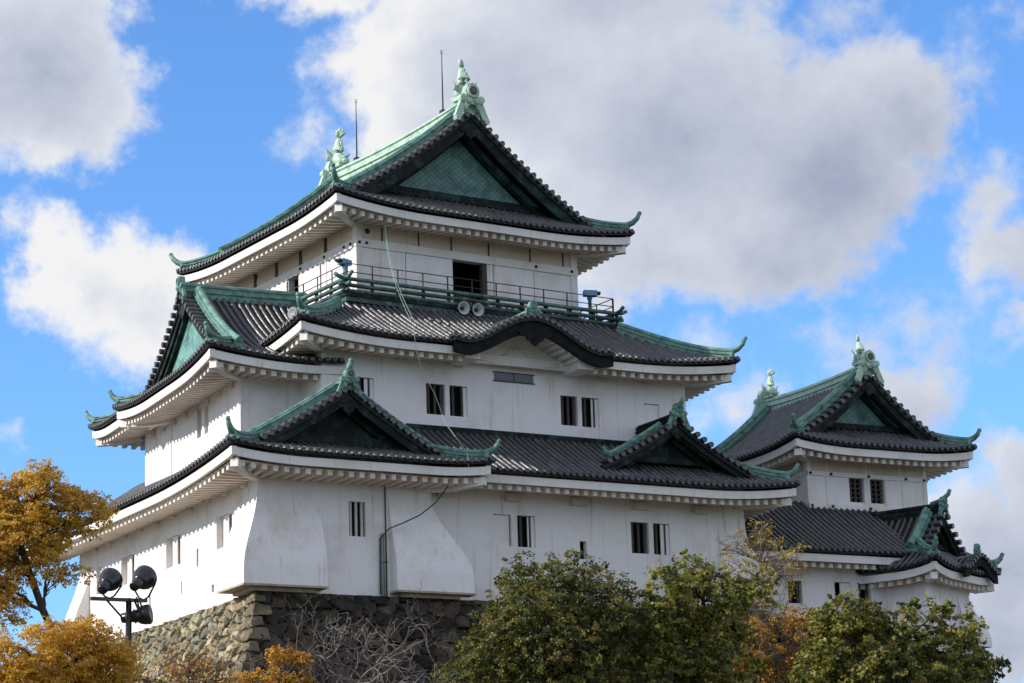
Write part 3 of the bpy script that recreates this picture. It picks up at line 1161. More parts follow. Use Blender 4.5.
def obox(mb, p0, axis, u0, u1, t0, t1, z0, z1, mi=0):
    """box in wall coordinates: along the wall, into the wall, height"""
    ax = Vector((axis[0], axis[1], 0)).normalized()
    inn = Vector((-ax.y, ax.x, 0))
    p0 = Vector((p0[0], p0[1], 0))
    def pt(u, t, z):
        q = p0+ax*u+inn*t
        return (q.x, q.y, z)
    mb.hexa([pt(u0, t0, z0), pt(u1, t0, z0), pt(u1, t1, z0), pt(u0, t1, z0), pt(u0, t0, z1), pt(u1, t0, z1), pt(u1, t1, z1), pt(u0, t1, z1)], mi)


def window(parent, p0, axis, h, bars=3, shutter=None, depth=.26, label=None, paint='interior', barmat='old_wood'):
    """one opening: dark room behind, wooden bars, and a sliding plaster shutter where shut"""
    a, b, c, d = h
    mb = MB()
    obox(mb, p0, axis, a-.02, b+.02, depth-.01, depth+.05, c-.02, d+.02)
    w = mb.build('window', paint, parent)
    if label:
        w['label'] = label
    if bars:
        mb = MB()
        for i in range(bars):
            u = a+(b-a)*(i+.5)/bars
            obox(mb, p0, axis, u-.045, u+.045, .09, .17, c, d)
        mb.build('lattice', barmat, w)
    if shutter:
        s0, s1 = shutter
        mb = MB()
        obox(mb, p0, axis, a+(b-a)*s0, a+(b-a)*s1, .10, .14, c+.02, d-.02)
        mb.build('shutter', 'plaster', w)
    return w


def nail_cover(mb, p, n, r=.07):
    mb.lathe(p, n, [(0, r), (.04, r*.95), (.07, r*.5)], 8)


# ================================================================== terrain
def ground_z(x, y):
    k = min(1, max(0, (y+85)/75.0))
    z = -1.7+8.2*k*k*(3-2*k)
    return z+.25*mnoise.noise((x*.08, y*.08, 0))*min(1, k*3+.2)


def build_ground():
    gx = sorted(set([-3000, -1500, -700, -300] + list(range(-160, 200, 6)) + [300, 700, 1500, 3000]))
    gy = sorted(set([-3000, -1200, -500, -250] + list(range(-150, 140, 6)) + [250, 600, 1500, 3000]))
    V, F = [], []
    for y in gy:
        for x in gx:
            V.append((x, y, ground_z(x, y) if abs(x) < 1000 and abs(y) < 1000 else -1.7))
    n = len(gx)
    for j in range(len(gy)-1):
        for i in range(n-1):
            F.append((j*n+i, j*n+i+1, (j+1)*n+i+1, (j+1)*n+i))
    mb = MB()
    mb.add(V, F, True)
    tag(mb.build('ground', 'ground', None), 'wooded earth slope below the castle', kind='structure')


build_ground()


# ------------------------------------------------------------------ stone bases
def stone_face(p0, axis, length, ztop, zbot, cell=.62, res=.075, seed=1, b1=.22, b2=.022, tone=((.20, .185, .15), (.30, .27, .20), (.24, .235, .19), (.17, .15, .13))):
    """battered dry stone face: rounded stones of uneven size as real relief. returns verts, faces, colours"""
    rng = np.random.RandomState(seed)
    ax = np.array([axis[0], axis[1]])/math.hypot(*axis)
    out = np.array([ax[1], -ax[0]])
    H = ztop-zbot
    ext = 1.0+b1*H+b2*H*H
    nu, nz_ = int((length+2*ext)/res), int(H/res)
    u = np.linspace(-ext, length+ext, nu)
    h = np.linspace(0, H, nz_)
    U, Hh = np.meshgrid(u, h, indexing='ij')
    # jittered course layout
    rows = int(H/(cell*.72))+3
    cols = int((length+2*ext)/cell)+4
    cx, cz = [], []
    for r in range(-1, rows):
        for c in range(-1, cols):
            if rng.rand() < .10:
                continue
            cx.append(-ext+(c+.5*(r % 2)+rng.uniform(-.33, .33))*cell*1.0)
            cz.append((r+rng.uniform(-.33, .33))*cell*.72)
    cx, cz = np.array(cx), np.array(cz)
    f1 = np.full(U.shape, 9.0)
    f2 = np.full(U.shape, 9.0)
    idx = np.zeros(U.shape, int)
    wU = U+.07*np.sin(Hh*6.1+U*2.3)+.05*np.sin(U*9.0+Hh*3)
    wH = Hh+.06*np.sin(U*5.3+1.7)+.04*np.sin(Hh*8+U*4)
    for i in range(len(cx)):
        a0 = np.searchsorted(u, cx[i]-cell*1.9)
        a1 = np.searchsorted(u, cx[i]+cell*1.9)
        b0 = np.searchsorted(h, cz[i]-cell*1.7)
        b1_ = np.searchsorted(h, cz[i]+cell*1.7)
        if a1 <= a0 or b1_ <= b0:
            continue
        d = np.hypot((wU[a0:a1, b0:b1_]-cx[i]), (wH[a0:a1, b0:b1_]-cz[i])*1.25)
        s1, s2, si = f1[a0:a1, b0:b1_], f2[a0:a1, b0:b1_], idx[a0:a1, b0:b1_]
        n1 = d < s1
        s2[:] = np.where(n1, s1, np.minimum(s2, d))
        si[n1] = i
        s1[n1] = d[n1]
    edge = f2-f1
    rel = np.clip(edge/.075, 0, 1)**.8
    per = rng.uniform(-.07, .10, len(cx))
    tu, tv = rng.uniform(-.30, .30, len(cx)), rng.uniform(-.30, .30, len(cx))
    rough = np.zeros(U.shape)
    for kk, am in ((1.7, .05), (3.9, .03), (8.3, .02)):
        ph = rng.uniform(0, 6, 4)
        rough += am*(np.sin(U*kk*2.1+ph[0]+1.7*np.sin(Hh*kk*1.3+ph[1]))*np.sin(Hh*kk*2.4+ph[2]+1.3*np.sin(U*kk*1.1+ph[3])))
    disp = -.17+.17*rel+rough*rel+(per[idx]+tu[idx]*(U-cx[idx])+tv[idx]*(Hh-cz[idx]))*np.clip(edge/.1, 0, 1)
    off = b1*Hh+b2*Hh*Hh+disp
    # mitre both ends on the batter
    lim = b1*Hh+b2*Hh*Hh
    Uc = np.clip(U, -lim, length+lim)
    X = p0[0]+ax[0]*Uc+out[0]*off
    Y = p0[1]+ax[1]*Uc+out[1]*off
    Z = ztop-Hh
    t = np.array(tone)
    cc = t[rng.randint(0, len(t), len(cx))]*rng.uniform(.65, 1.3, (len(cx), 1))
    col = cc[idx]
    V = np.stack([X, Y, Z], -1).reshape(-1, 3)
    C = col.reshape(-1, 3)
    F = []
    for i in range(nu-1):
        o = i*nz_
        for j in range(nz_-1):
            F.append((o+j, o+j+1, o+nz_+j+1, o+nz_+j))
    return V, F, C


def stone_base(name, faces, label):
    V, F, C = [], [], []
    o = 0
    for kw in faces:
        v, f, c = stone_face(**kw)
        V.append(v)
        C.append(c)
        F += [tuple(i+o for i in q) for q in f]
        o += len(v)
    V, C = np.concatenate(V), np.concatenate(C)
    me = bpy.data.meshes.new(name)
    me.from_pydata(V.tolist(), [], F)
    me.materials.append(MATS['stone'])
    at = me.color_attributes.new('stone', 'FLOAT_COLOR', 'POINT')
    at.data.foreach_set('color', np.concatenate([C, np.ones((len(C), 1))], 1).astype(np.float32).ravel())
    me.polygons.foreach_set('use_smooth', [False]*len(F))
    ob = bpy.data.objects.new(name, me)
    COL.objects.link(ob)
    return tag(ob, label, 'stone wall')


SUNLIT_STONE = ((.30, .265, .20), (.37, .32, .225), (.25, .245, .19), (.17, .16, .135), (.34, .27, .18))  # lighter set of the same stone: sunlight put into the left face's colour
SHADED_STONE = ((.055, .047, .042), (.07, .05, .042), (.05, .05, .048), (.09, .075, .06), (.042, .037, .035))  # same stone with the shade of the front faces put into its colour
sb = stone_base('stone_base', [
    dict(p0=(-.12, 18.9), axis=(0, -1), length=19.05, ztop=13.18, zbot=6.5, cell=.40, res=.05, seed=3, tone=SUNLIT_STONE),
    dict(p0=(-.12, -.15), axis=(1, 0), length=22.6, ztop=13.22, zbot=5.0, cell=.66, seed=5, tone=SHADED_STONE)],
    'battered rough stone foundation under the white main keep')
# long and short blocks dressing its corner
mb = MB()
rng = random.Random(4)
z = 13.15
k = 0
while z > 6:
    h = rng.uniform(.36, .56)
    dep = 13.2-z+h/2
    o = .22*dep+.022*dep*dep
    lx, ly = (rng.uniform(.55, .8), .45) if k % 2 else (.4, rng.uniform(.7, 1.0))
    x0, y0 = -.12-o-.06, -.15-o-.06
    pts = []
    for (zz, e) in ((z-h+.03, .13), (z-.02, 0)):
        for (x, y) in ((x0-e, y0-e), (x0+lx, y0-e), (x0+lx, y0+ly), (x0-e, y0+ly)):
            j = lambda: rng.uniform(-.05, .05)
            pts.append((x+j(), y+j(), zz+j()*.6))
    mb.hexa(pts)
    z -= h
    k += 1
me_ = mb.build('corner_stones', 'stone', sb)
bm = bmesh.new()
bm.from_mesh(me_.data)
bmesh.ops.bevel(bm, geom=list(bm.edges), offset=.03, segments=1, affect='EDGES', profile=.6)
bmesh.ops.subdivide_edges(bm, edges=[e for e in bm.edges if e.calc_length() > .2], cuts=4, use_grid_fill=True)
for v in bm.verts:
    v.co += Vector((mnoise.noise(v.co*3.1), mnoise.noise(v.co*3.1+Vector((7, 1, 3))), mnoise.noise(v.co*3.1+Vector((2, 9, 5)))))*.11
bm.to_mesh(me_.data)
bm.free()
at = me_.data.color_attributes.new('stone', 'FLOAT_COLOR', 'POINT')
at.data.foreach_set('color', np.tile(np.array([.17, .145, .105, 1.0], dtype=np.float32), len(me_.data.vertices)))

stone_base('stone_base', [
    dict(p0=(22.6, 1.3), axis=(1, 0), length=9.2, ztop=13.3, zbot=5.5, cell=.7, res=.12, seed=8, tone=SHADED_STONE),
    dict(p0=(31.6, 1.2), axis=(.87, .5), length=6, ztop=13.0, zbot=5.5, cell=.7, res=.12, seed=9, tone=SHADED_STONE)],
    'shaded stone foundation below the low gallery right of the keep')

# ================================================================== the main keep
keep = thing('castle_keep', (10, 8, 13.2), 'large three storey white castle keep with green ridges and a balcony', 'castle')


def wall_part(name, build, label=None, m='plaster'):
    mb = MB()
    build(mb)
    w = mb.build(name, m, keep)
    if label:
        w['label'] = label
    return w


# ---- first storey -------------------------------------------------
YB1 = 18.9
ZB, ZT = 13.15, 18.6
H1L = [(YB1-y1, YB1-y0, a, b) for (y0, y1, a, b) in
       [(2.35, 3.85, 15.32, 16.57), (7.45, 8.95, 15.32, 16.55), (12.4, 13.9, 15.32, 16.5), (16.1, 16.8, 15.35, 16.5), (5.62, 5.82, 14.95, 15.65), (7.3, 7.42, 14.1, 14.6), (10.6, 10.75, 14.1, 14.6), (4.1, 4.35, 13.75, 14.05)]]
H1F = [(10.35, 11.15, 15.55, 16.8), (11.42, 12.23, 15.55, 16.8), (14.24, 14.55, 15.2, 15.92), (16.63, 17.5, 15.56, 16.83), (17.72, 18.52, 15.56, 16.83)]
H1B = [(3.72, 4.42, 15.45, 16.77)]


def f(mb):
    wall_face(mb, (0, YB1), (0, -1), YB1, ZB, ZT, H1L, .28)
    wall_face(mb, (22.2, .8), (0, 1), YB1-.8, ZB, ZT)
    wall_face(mb, (22.2, YB1), (-1, 0), 22.2, ZB, ZT)
    wall_face(mb, (0, .8), (1, 0), 22.2, ZB, ZT, H1F)
    mb.add([(0, 0, ZT), (22.2, 0, ZT), (22.2, YB1, ZT), (0, YB1, ZT)], [(0, 1, 2, 3)])


wall_part('storey_wall', f, 'plastered wall of the first storey')


def f(mb):
    wall_face(mb, (0, 0), (1, 0), 7.2, ZB, ZT, H1B, .22)
    wall_face(mb, (7.2, 0), (0, 1), .82, ZB, ZT)


wall_part('bay_wall', f)


def flare(mb, x0, x1, y0, y1, o_left, o_front, o_right, zt, zb, n=16):
    """stone-dropping bay: the wall swings outwards towards the bottom"""
    V = []
    for i in range(n+1):
        k = i/n
        q_ = min(1, max(0, (k-.06)/.80))
        s_ = q_*q_*(3-2*q_)
        z = zt-(zt-zb)*k
        e = .012
        a, b, c = o_left*s_+e, o_front*s_+e, o_right*s_+e
        V += [(x0-a, y0-b, z), (x1+c, y0-b, z), (x1+c, y1, z), (x0-a, y1, z)]
    F = []
    for i in range(n):
        for j in range(4):
            m = (j+1) % 4
            F.append((i*4+j, i*4+m, (i+1)*4+m, (i+1)*4+j))
    F.append((0, 1, 2, 3))
    F.append((4*n+3, 4*n+2, 4*n+1, 4*n))
    mb.add(V, F, False)


def f(mb):
    flare(mb, 0, 2.5, 0, 1.75, .82, .62, 0, 17.2, 13.42)


wl = wall_part('flared_bay', f, 'plaster bay at the left corner swelling outwards to its foot')
mb = MB()
mb.box((-.86, -.66, 13.34), (2.53, -.02, 13.415))
mb.box((-.86, -.02, 13.34), (-.02, 1.78, 13.415))
mb.box((-.4, -.35, 13.2), (2.2, -.02, 13.335))
mb.box((-.4, -.02, 13.2), (-.02, 1.4, 13.335))
mb.build('foot_board', 'board', wl)


def f(mb):
    flare(mb, 5.4, 7.2, 0, .79, 0, .62, 1.45, 17.3, 13.42)


wl = wall_part('flared_bay', f, 'plaster bay right of the barred window swelling outwards to its foot')
mb = MB()
mb.box((5.37, -.66, 13.34), (8.72, -.02, 13.415))
mb.box((5.7, -.35, 13.2), (8.2, -.02, 13.335))
mb.build('foot_board', 'board', wl)


def f(mb):
    flare(mb, 0, 1.0, 17.6, YB1, .75, 0, 0, 16.8, 13.3)


wall_part('flared_bay', f)


def f(mb):
    flare(mb, 20.9, 22.2, .8, 2.2, 0, .5, .7, 17.2, 13.4)


wall_part('flared_bay', f)

for i, h in enumerate(H1L):
    narrow = (h[1]-h[0]) < .5
    window(keep, (0, YB1), (0, -1), h, 0, None if narrow else (.30, .62), .28, paint='plaster_old' if not narrow else 'interior')
for i, h in enumerate(H1F):
    p = window(keep, (0, .8), (1, 0), h, [0, 2, 0, 3, 2][i], [(.0, .93), (.62, 1.0), None, (0, .12), (.5, 1)][i], .26)
window(keep, (0, 0), (1, 0), H1B[0], 3, None, .2, 'small window with three pale bars', barmat='white_wood')

# small beam ends under the eaves of the first storey
mb = MB()
for y in [1.0+1.75*i for i in range(10)]:
    mb.box((-.24, y-.07, 17.22), (-.003, y+.07, 17.75))
for x in [8.2, 11.2, 14.2, 17.1, 20.0]:
    mb.box((x-.32, .58, 17.32), (x+.32, .797, 17.62))
for x in [1.9, 4.9]:
    mb.box((x-.30, -.12, 17.42), (x+.02, -.003, 17.68))
build_each(mb, 1, 'eave_bracket', 'plaster_old', keep)

# ---- second storey -----------------------------------------------
YF2, YB2 = 2.5, 17.6
X2a, X2b = 3.85, 20.7
H2F = [(5.35, 6.12, 21.3, 22.22), (8.42, 9.27, 20.97, 22.22), (9.47, 10.28, 20.97, 22.22), (14.6, 15.4, 20.98, 22.22), (15.6, 16.44, 20.98, 22.22), (18.62, 19.38, 21.45, 22.2)]
H2F = [(a-X2a, b-X2a, c, d) for (a, b, c, d) in H2F]


def f(mb):
    wall_face(mb, (X2a, YF2), (1, 0), X2b-X2a, 19.2, 24.4, H2F)
    wall_face(mb, (X2a, YB2), (0, -1), YB2-YF2, 19.2, 24.4)
    wall_face(mb, (X2b, YF2), (0, 1), YB2-YF2, 19.2, 24.4)
    wall_face(mb, (X2b, YB2), (-1, 0), X2b-X2a, 19.2, 24.4)


wall_part('storey_wall', f, 'plastered wall of the second storey')
for i, h in enumerate(H2F):
    window(keep, (X2a, YF2), (1, 0), h, [2, 3, 2, 3, 2, 0][i], [(.5, 1), None, (.72, 1), None, (.60, 1), (0, 1)][i], .26)
mb = MB()
mb.box((11.53, YF2-.03, 22.6), (13.33, YF2-.004, 22.92))
mb.build('transom_window', 'blue_glass', keep)
mb = MB()
mb.box((11.47, YF2-.05, 22.55), (13.39, YF2-.003, 22.597))
mb.box((11.47, YF2-.05, 22.923), (13.39, YF2-.003, 22.96))
mb.box((12.41, YF2-.045, 22.6), (12.45, YF2-.032, 22.92))
mb.build('transom_frame', 'old_wood', keep)
mb = MB()
for x in [7.5, 10.0, 16.8, 18.9]:
    mb.box((x-.30, YF2-.2, 22.98), (x+.05, YF2-.003, 23.25))
build_each(mb, 1, 'eave_bracket', 'plaster_old', keep)

# left wing of the second storey (its gable looks left)
WANG = -4.0
frame(1.3, 4.5, WANG)
WL = 12.3
H2W = [(WL-y1, WL-y0, a, b) for (y0, y1, a, b) in [(3.75, 4.35, 20.85, 22.0), (4.65, 5.28, 20.85, 22.05)]]


def f(mb):
    wall_face(mb, (0, WL), (0, -1), WL, 18.6, 23.2, H2W, .25)
    wall_face(mb, (0, 0), (1, 0), 4, 18.6, 23.2)
    obox(mb, (0, WL), (0, -1), WL-8.72, WL-8.55, -.05, .0, 18.7, 22.3)


wall_part('wing_wall', f, 'plastered wall of the left wing of the second storey')
for h in H2W:
    window(keep, (0, WL), (0, -1), h, 0, (.3, .7), .25, paint='plaster_old')
mb = MB()
for y in [.9+1.45*i for i in range(8)]:
    mb.box((-.12, y-.16, 22.02), (-.003, y+.16, 22.38))
build_each(mb, 1, 'eave_bracket', 'plaster_old', keep)
world()

# ---- third storey -------------------------------------------------
A3 = 3.5
frame(6.99, 5.6, A3)
W3, D3 = 10.85, 11.2
Z3a, Z3b = 25.6, 30.3
DOOR = (4.6, 6.32, 26.2, 28.5)
LDOOR = (D3-5.95, D3-4.95, 26.2, 28.5)


def f(mb):
    wall_face(mb, (0, 0), (1, 0), W3, Z3a, Z3b, [DOOR], .3)
    wall_face(mb, (0, D3), (0, -1), D3, Z3a, Z3b, [LDOOR], .3)
    wall_face(mb, (W3, 0), (0, 1), D3, Z3a, Z3b)
    wall_face(mb, (W3, D3), (-1, 0), W3, Z3a, Z3b)
    mb.add([(0, 0, 26.15), (W3, 0, 26.15), (W3, D3, 26.15), (0, D3, 26.15)], [(0, 1, 2, 3)])


wall_part('storey_wall', f, 'white panelled wall of the top storey')
mb = MB()
# tie beams, posts
for (p0, ax, L) in (((0, 0), (1, 0), W3), ((0, D3), (0, -1), D3), ((W3, 0), (0, 1), D3), ((W3, D3), (-1, 0), W3)):
    obox(mb, p0, ax, -.08, L+.08, -.085, -.002, 28.5, 28.84)
    obox(mb, p0, ax, -.06, .26, -.05, -.002, Z3a, 28.497)
    obox(mb, p0, ax, L-.26, L+.06, -.05, -.002, Z3a, 28.497)
    obox(mb, p0, ax, -.06, .26, -.05, -.002, 28.843, 29.75)
    obox(mb, p0, ax, L-.26, L+.06, -.05, -.002, 28.843, 29.75)
for u in (2.2, 4.42, 6.5, 8.75):
    obox(mb, (0, 0), (1, 0), u-.07, u+.07, -.04, -.002, 26.2, 28.497)
for u in (2.2, 4.2, 6.4, 8.6):
    obox(mb, (0, D3), (0, -1), u-.07, u+.07, -.04, -.002, 26.2, 28.497)
mb.build('timber_frame', 'eave_plaster', keep)
mb = MB()
for u in (1.2, 2.95, 4.55, 6.4, 8.5, 10.2):
    obox(mb, (0, 0), (1, 0), u-.035, u+.035, -.03, -.014, 28.85, 29.7)
for u in (2.2, 4.2, 6.4, 8.6):
    obox(mb, (0, D3), (0, -1), u-.12, u+.12, -.04, -.014, 28.85, 29.7)
build_each(mb, 1, 'frieze_post', 'old_wood', keep)
mb = MB()
for (p0, ax, L) in (((0, 0), (1, 0), W3), ((0, D3), (0, -1), D3), ((W3, 0), (0, 1), D3), ((W3, D3), (-1, 0), W3)):
    obox(mb, p0, ax, .27, L-.27, -.012, -.0015, 28.845, 29.76)
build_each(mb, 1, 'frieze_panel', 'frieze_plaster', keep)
# big sliding shutters of the front
mb = MB()
obox(mb, (0, 0), (1, 0), 2.3, 4.55, -.075, -.045, 26.25, 28.47)
obox(mb, (0, 0), (1, 0), 6.62, 8.6, -.075, -.045, 26.25, 28.47)
obox(mb, (0, D3), (0, -1), LDOOR[1]+.05, LDOOR[1]+1.9, -.075, -.045, 26.25, 28.47)
obox(mb, (0, D3), (0, -1), LDOOR[0]-2.0, LDOOR[0]-.05, -.075, -.045, 26.25, 28.47)
build_each(mb, 1, 'sliding_shutter', 'plaster', keep)
for (p0, ax, h) in (((0, 0), (1, 0), DOOR), ((0, D3), (0, -1), LDOOR)):
    mb = MB()
    a, b, c, d = h
    obox(mb, p0, ax, a-.3, b+.3, 1.6, 1.65, c-.05, d+.3)
    obox(mb, p0, ax, a-.3, a-.25, .3, 1.6, c-.05, d+.3)
    obox(mb, p0, ax, b+.25, b+.3, .3, 1.6, c-.05, d+.3)
    obox(mb, p0, ax, a-.3, b+.3, .3, 1.6, d+.3, d+.35)
    w = mb.build('doorway', 'interior', keep)
    mb = MB()
    obox(mb, p0, ax, a+.02, b-.02, .8, .85, c, c+1.1)
    obox(mb, p0, ax, b-.22, b-.003, .04, .28, c, d-.003)
    mb.build('door_panel', 'old_wood' if p0 == (0, 0) else 'rust_iron', w)
    if p0 == (0, 0):
        mb = MB()
        obox(mb, p0, ax, b-.78, b-.53, .70, .76, c+.55, c+.93)
        obox(mb, p0, ax, b-.42, b-.24, .70, .76, c+.55, c+.85)
        mb.build('notice', 'white_wood', w)
mb = MB()
for u in (.08, .42, 8.75, 10.6):
    nail_cover(mb, (u, -.085, 28.67), (0, -1, 0))
for y in (.35, .9, 2.6, 4.7, 8.9):
    nail_cover(mb, (-.085, y, 28.67), (-1, 0, 0))
nail_cover(mb, (.5, -.003, 29.2), (0, -1, 0), .12)
nail_cover(mb, (-.003, 8.9, 29.3), (-1, 0, 0), .12)
mb.build('nail_cover', 'iron', keep)

# top roof
lf = corner_lift(.40, 4.5)
R3 = Roof(-1.95, W3+1.95, -1.75, D3+1.7, 29.74, .47, .0285, {'F': lf, 'B': lf, 'L': lf, 'R': lf})
roof3, zr, ya, yb = irimoya(keep, R3, 1.95, 1.35, 2.35, 'gable', ridge_h=.85, ridge_w=.5, fish=1.0, oni=1.16, sides='LRFB', label='top roof of dark tiles with a copper gable and two fish finials', bh=.55)
# lightning rods
for y, zt in ((1.9, 3.0), (9.5, 3.05)):
    mb = MB()
    zb = zr+.62
    mb.tube([(5.5, y, zb), (5.5, y, zb+zt*.55), (5.5, y, zb+zt)], [.035, .028, .014], 6)
    mb.box((5.38, y-.12, zb-.05), (5.62, y+.12, zb+.22))
    for sg in (-1, 1):
        mb.tube([(5.5, y, zb+zt-.22), (5.5+sg*.07, y, zb+zt-.12), (5.5+sg*.06, y, zb+zt)], .009, 5)
    mb.build('lightning_rod', 'rust_iron', keep)

# balcony
BAL = 1.32
mb = MB()
x0, x1, y0, y1 = -BAL, W3+BAL, -BAL, D3+BAL
def ring(mb, e, z0, z1, w):
    """rectangular ring of beams, outer line e inside the balcony edge"""
    mb.box((x0+e, y0+e, z0), (x1-e, y0+e+w, z1))
    mb.box((x0+e, y1-e-w, z0), (x1-e, y1-e, z1))
    mb.box((x0+e, y0+e+w, z0+.002), (x0+e+w, y1-e-w, z1-.002))
    mb.box((x1-e-w, y0+e+w, z0+.002), (x1-e, y1-e-w, z1-.002))
ring(mb, .04, 25.98, 26.12, BAL-.05)
bal = mb.build('balcony', 'copper_dark', keep)
mb = MB()
ring(mb, .10, 25.78, 25.975, .2)
ring(mb, .22, 25.35, 25.775, .12)
mb.build('edge_beam', 'copper_rail', bal)
for (za, w, ex, rm) in ((26.70, .085, .42, 'copper_mid'), (26.44, .085, .22, 'copper_rail'), (26.20, .085, .10, 'copper_rail')):
    mb = MB()
    for (a, b) in (((x0, y0), (x1, y0)), ((x0, y0), (x0, y1)), ((x1, y0), (x1, y1)), ((x0, y1), (x1, y1))):
        d = Vector((b[0]-a[0], b[1]-a[1], 0)).normalized()
        A, B = Vector((*a, za))+Vector((.1 if d.x == 0 and a[0] == x0 else -.1 if d.x == 0 else 0, .1 if d.y == 0 and a[1] == y0 else -.1 if d.y == 0 else 0, 0)), Vector((*b, za))
        B = Vector((A.x if d.x == 0 else b[0], A.y if d.y == 0 else b[1], za))
        if d.x == 0:
            A.z += .015
            B.z += .015
        L = (B-A).length
        n = 10
        pts = [A-d*ex+Vector((0, 0, .16 if ex > .3 else 0)), A-d*ex*.45+Vector((0, 0, .04 if ex > .3 else 0)), A+d*.1] + [A+d*(L*i/n) for i in range(1, n)] + [B-d*.1, B+d*ex*.45+Vector((0, 0, .04 if ex > .3 else 0)), B+d*ex+Vector((0, 0, .16 if ex > .3 else 0))]
        mb.tube(pts, w, 6)
    mb.build('handrail', rm, bal)
mb = MB()
nfx, nfy = 11, 11
for i in range(nfx+1):
    x = x0+.1+(x1-x0-.2)*i/nfx
    for y in (y0+.1, y1-.1):
        mb.box((x-.055, y-.055, 26.121), (x+.055, y+.055, 26.68))
for i in range(1, nfy):
    y = y0+.1+(y1-y0-.2)*i/nfy
    for x in (x0+.1, x1-.1):
        mb.box((x-.055, y-.055, 26.121), (x+.055, y+.055, 26.69))
build_each(mb, 1, 'railing_post', 'copper_dark', bal)
mb = MB()
e = .2
for i in range(nfx+1):
    x = x0+e+(x1-x0-2*e)*i/nfx
    for y in (y0+e, y1-e):
        mb.tube([(x, y, 26.12), (x, y, 27.38)], .03 if 0 < i < nfx else .045, 6)
for i in range(1, nfy):
    y = y0+e+(y1-y0-2*e)*i/nfy
    for x in (x0+e, x1-e):
        mb.tube([(x, y, 26.12), (x, y, 27.38)], .03, 6)
for z in (27.37, 27.02):
    for (a, b) in (((x0+e, y0+e), (x1-e, y0+e)), ((x0+e, y0+e), (x0+e, y1-e)), ((x1-e, y0+e), (x1-e, y1-e)), ((x0+e, y1-e), (x1-e, y1-e))):
        mb.tube([(*a, z), (*b, z)], .022, 5)
mb.build('safety_fence', 'rust_iron', bal)
mb = MB()
for i in range(16):
    x = x0+.3+(x1-x0-.6)*i/15
    mb.box((x-.07, y0+.16, 25.60), (x+.07, y0+.9, 25.777))
for i in range(16):
    y = y0+.3+(y1-y0-.6)*i/15
    mb.box((x0+.16, y-.07, 25.60), (x0+.9, y+.07, 25.777))
build_each(mb, 1, 'balcony_joist', 'copper_dark', bal)
world()

# ---- second roof --------------------------------------------------
lf2 = corner_lift(.45, 5.0)
R2 = Roof(2.15, 22.4, .8, 19.3, 23.42, .50, .018, {'F': lf2, 'L': lf2, 'R': lf2, 'B': lf2})
mb = MB()
tile_side(mb, R2, 'F', 2.15, 12.4-2.4, lambda x: min(x-2.15, 5.0))
def kz(s_):
    """profile of the curved gable, s from -1 to 1: crown in the middle, flat curled skirts"""
    a = abs(s_)
    return 23.28+1.22*(.5+.5*math.cos(math.pi*min(1, a*1.14)))**.9+.12*a**6


tile_side(mb, R2, 'F', 12.4-2.4, 12.4+2.4, lambda x: 5.0, t0=lambda x: max(.05, (kz((x-12.4)/3.65)+.34-23.62)/.5-.3), caps=False)
tile_side(mb, R2, 'F', 12.4+2.4, 22.4, lambda x: min(22.4-x, 5.0))
tile_side(mb, R2, 'R', .8, 19.3, lambda y: min(y-.8, 19.3-y, 5.2))
tile_side(mb, R2, 'L', .8, 19.3, lambda y: min(y-.8, 19.3-y, 5.2))
tile_side(mb, R2, 'B', 2.15, 22.4, lambda x: min(x-2.15, 22.4-x, 3.2))
roof2 = mb.build('tiled_roof', ['tile', 'tile_pan'], keep)
roof2['label'] = 'dark tiled roof of the second storey with a curved gable over its front eave'
mb = MB()
KX, KH = 12.4, 3.65         # karahafu centre and half width
eave_side(mb, R2, 'F', 2.15, KX-2.9, 1.7, True, False)
eave_side(mb, R2, 'F', KX+2.9, 22.4, 1.7, False, True)
eave_side(mb, R2, 'R', .8, 19.3, 1.7)
eave_side(mb, R2, 'B', 2.15, 22.4, 1.7)
eave_side(mb, R2, 'L', .8, 8.5, 1.7, True, False)
corner_beam(mb, R2, 'L', 'F', 1.7)
corner_beam(mb, R2, 'R', 'F', 1.7)
mb.build('eave', ['eave_plaster', 'soffit_plaster'], roof2)
ridge_sweep('hip_ridge', hip_path(R2, 'L', 'F', .25, 3.2, 10), .32, .38, roof2, 'copper', horn=.6)
ridge_sweep('hip_ridge', hip_path(R2, 'R', 'F', .25, 3.7, 10), .32, .38, roof2, 'copper', horn=.8)
ridge_sweep('hip_ridge', hip_path(R2, 'R', 'B', .25, 4.4, 10), .32, .38, roof2, 'copper', horn=.8)
# round end cap beside the left hip
mb = MB()
mb.lathe((2.12, 1.30, 24.18), (-1, -.5, 0), [(-.12, .25), (.03, .26), (.05, .21), (.03, .16)], 16)
mb.build('hip_end_cap', 'cap_tile', roof2)

# karahafu: the undulating gable over the middle of the front eave
KA, KZ = 1.22, 23.28
def kz(s_):
    """profile, s from -1 to 1: crown in the middle, flat curled skirts"""
    a = abs(s_)
    return KZ+KA*(.5+.5*math.cos(math.pi*min(1, a*1.14)))**.9+.12*a**6

mb = MB()
yk0, yk1 = .62, 4.2
N = 44
# deck
V, F = [], []
for i in range(N+1):
    s_ = -1+2*i/N
    for y in (yk0, yk1):
        V.append((KX+KH*s_, y, kz(s_)+.34))
for i in range(N):
    F.append((2*i, 2*i+2, 2*i+3, 2*i+1))
mb.add(V, F, True, 1)
# tile rows following the curve down both sides from the crest
for j in range(12):
    y = yk0+.42+j*.30
    pts = [(KX+KH*s_, y, kz(s_)+.37) for s_ in np.linspace(-1, 1, 45)]
    mb.tube(pts, .085, 7)
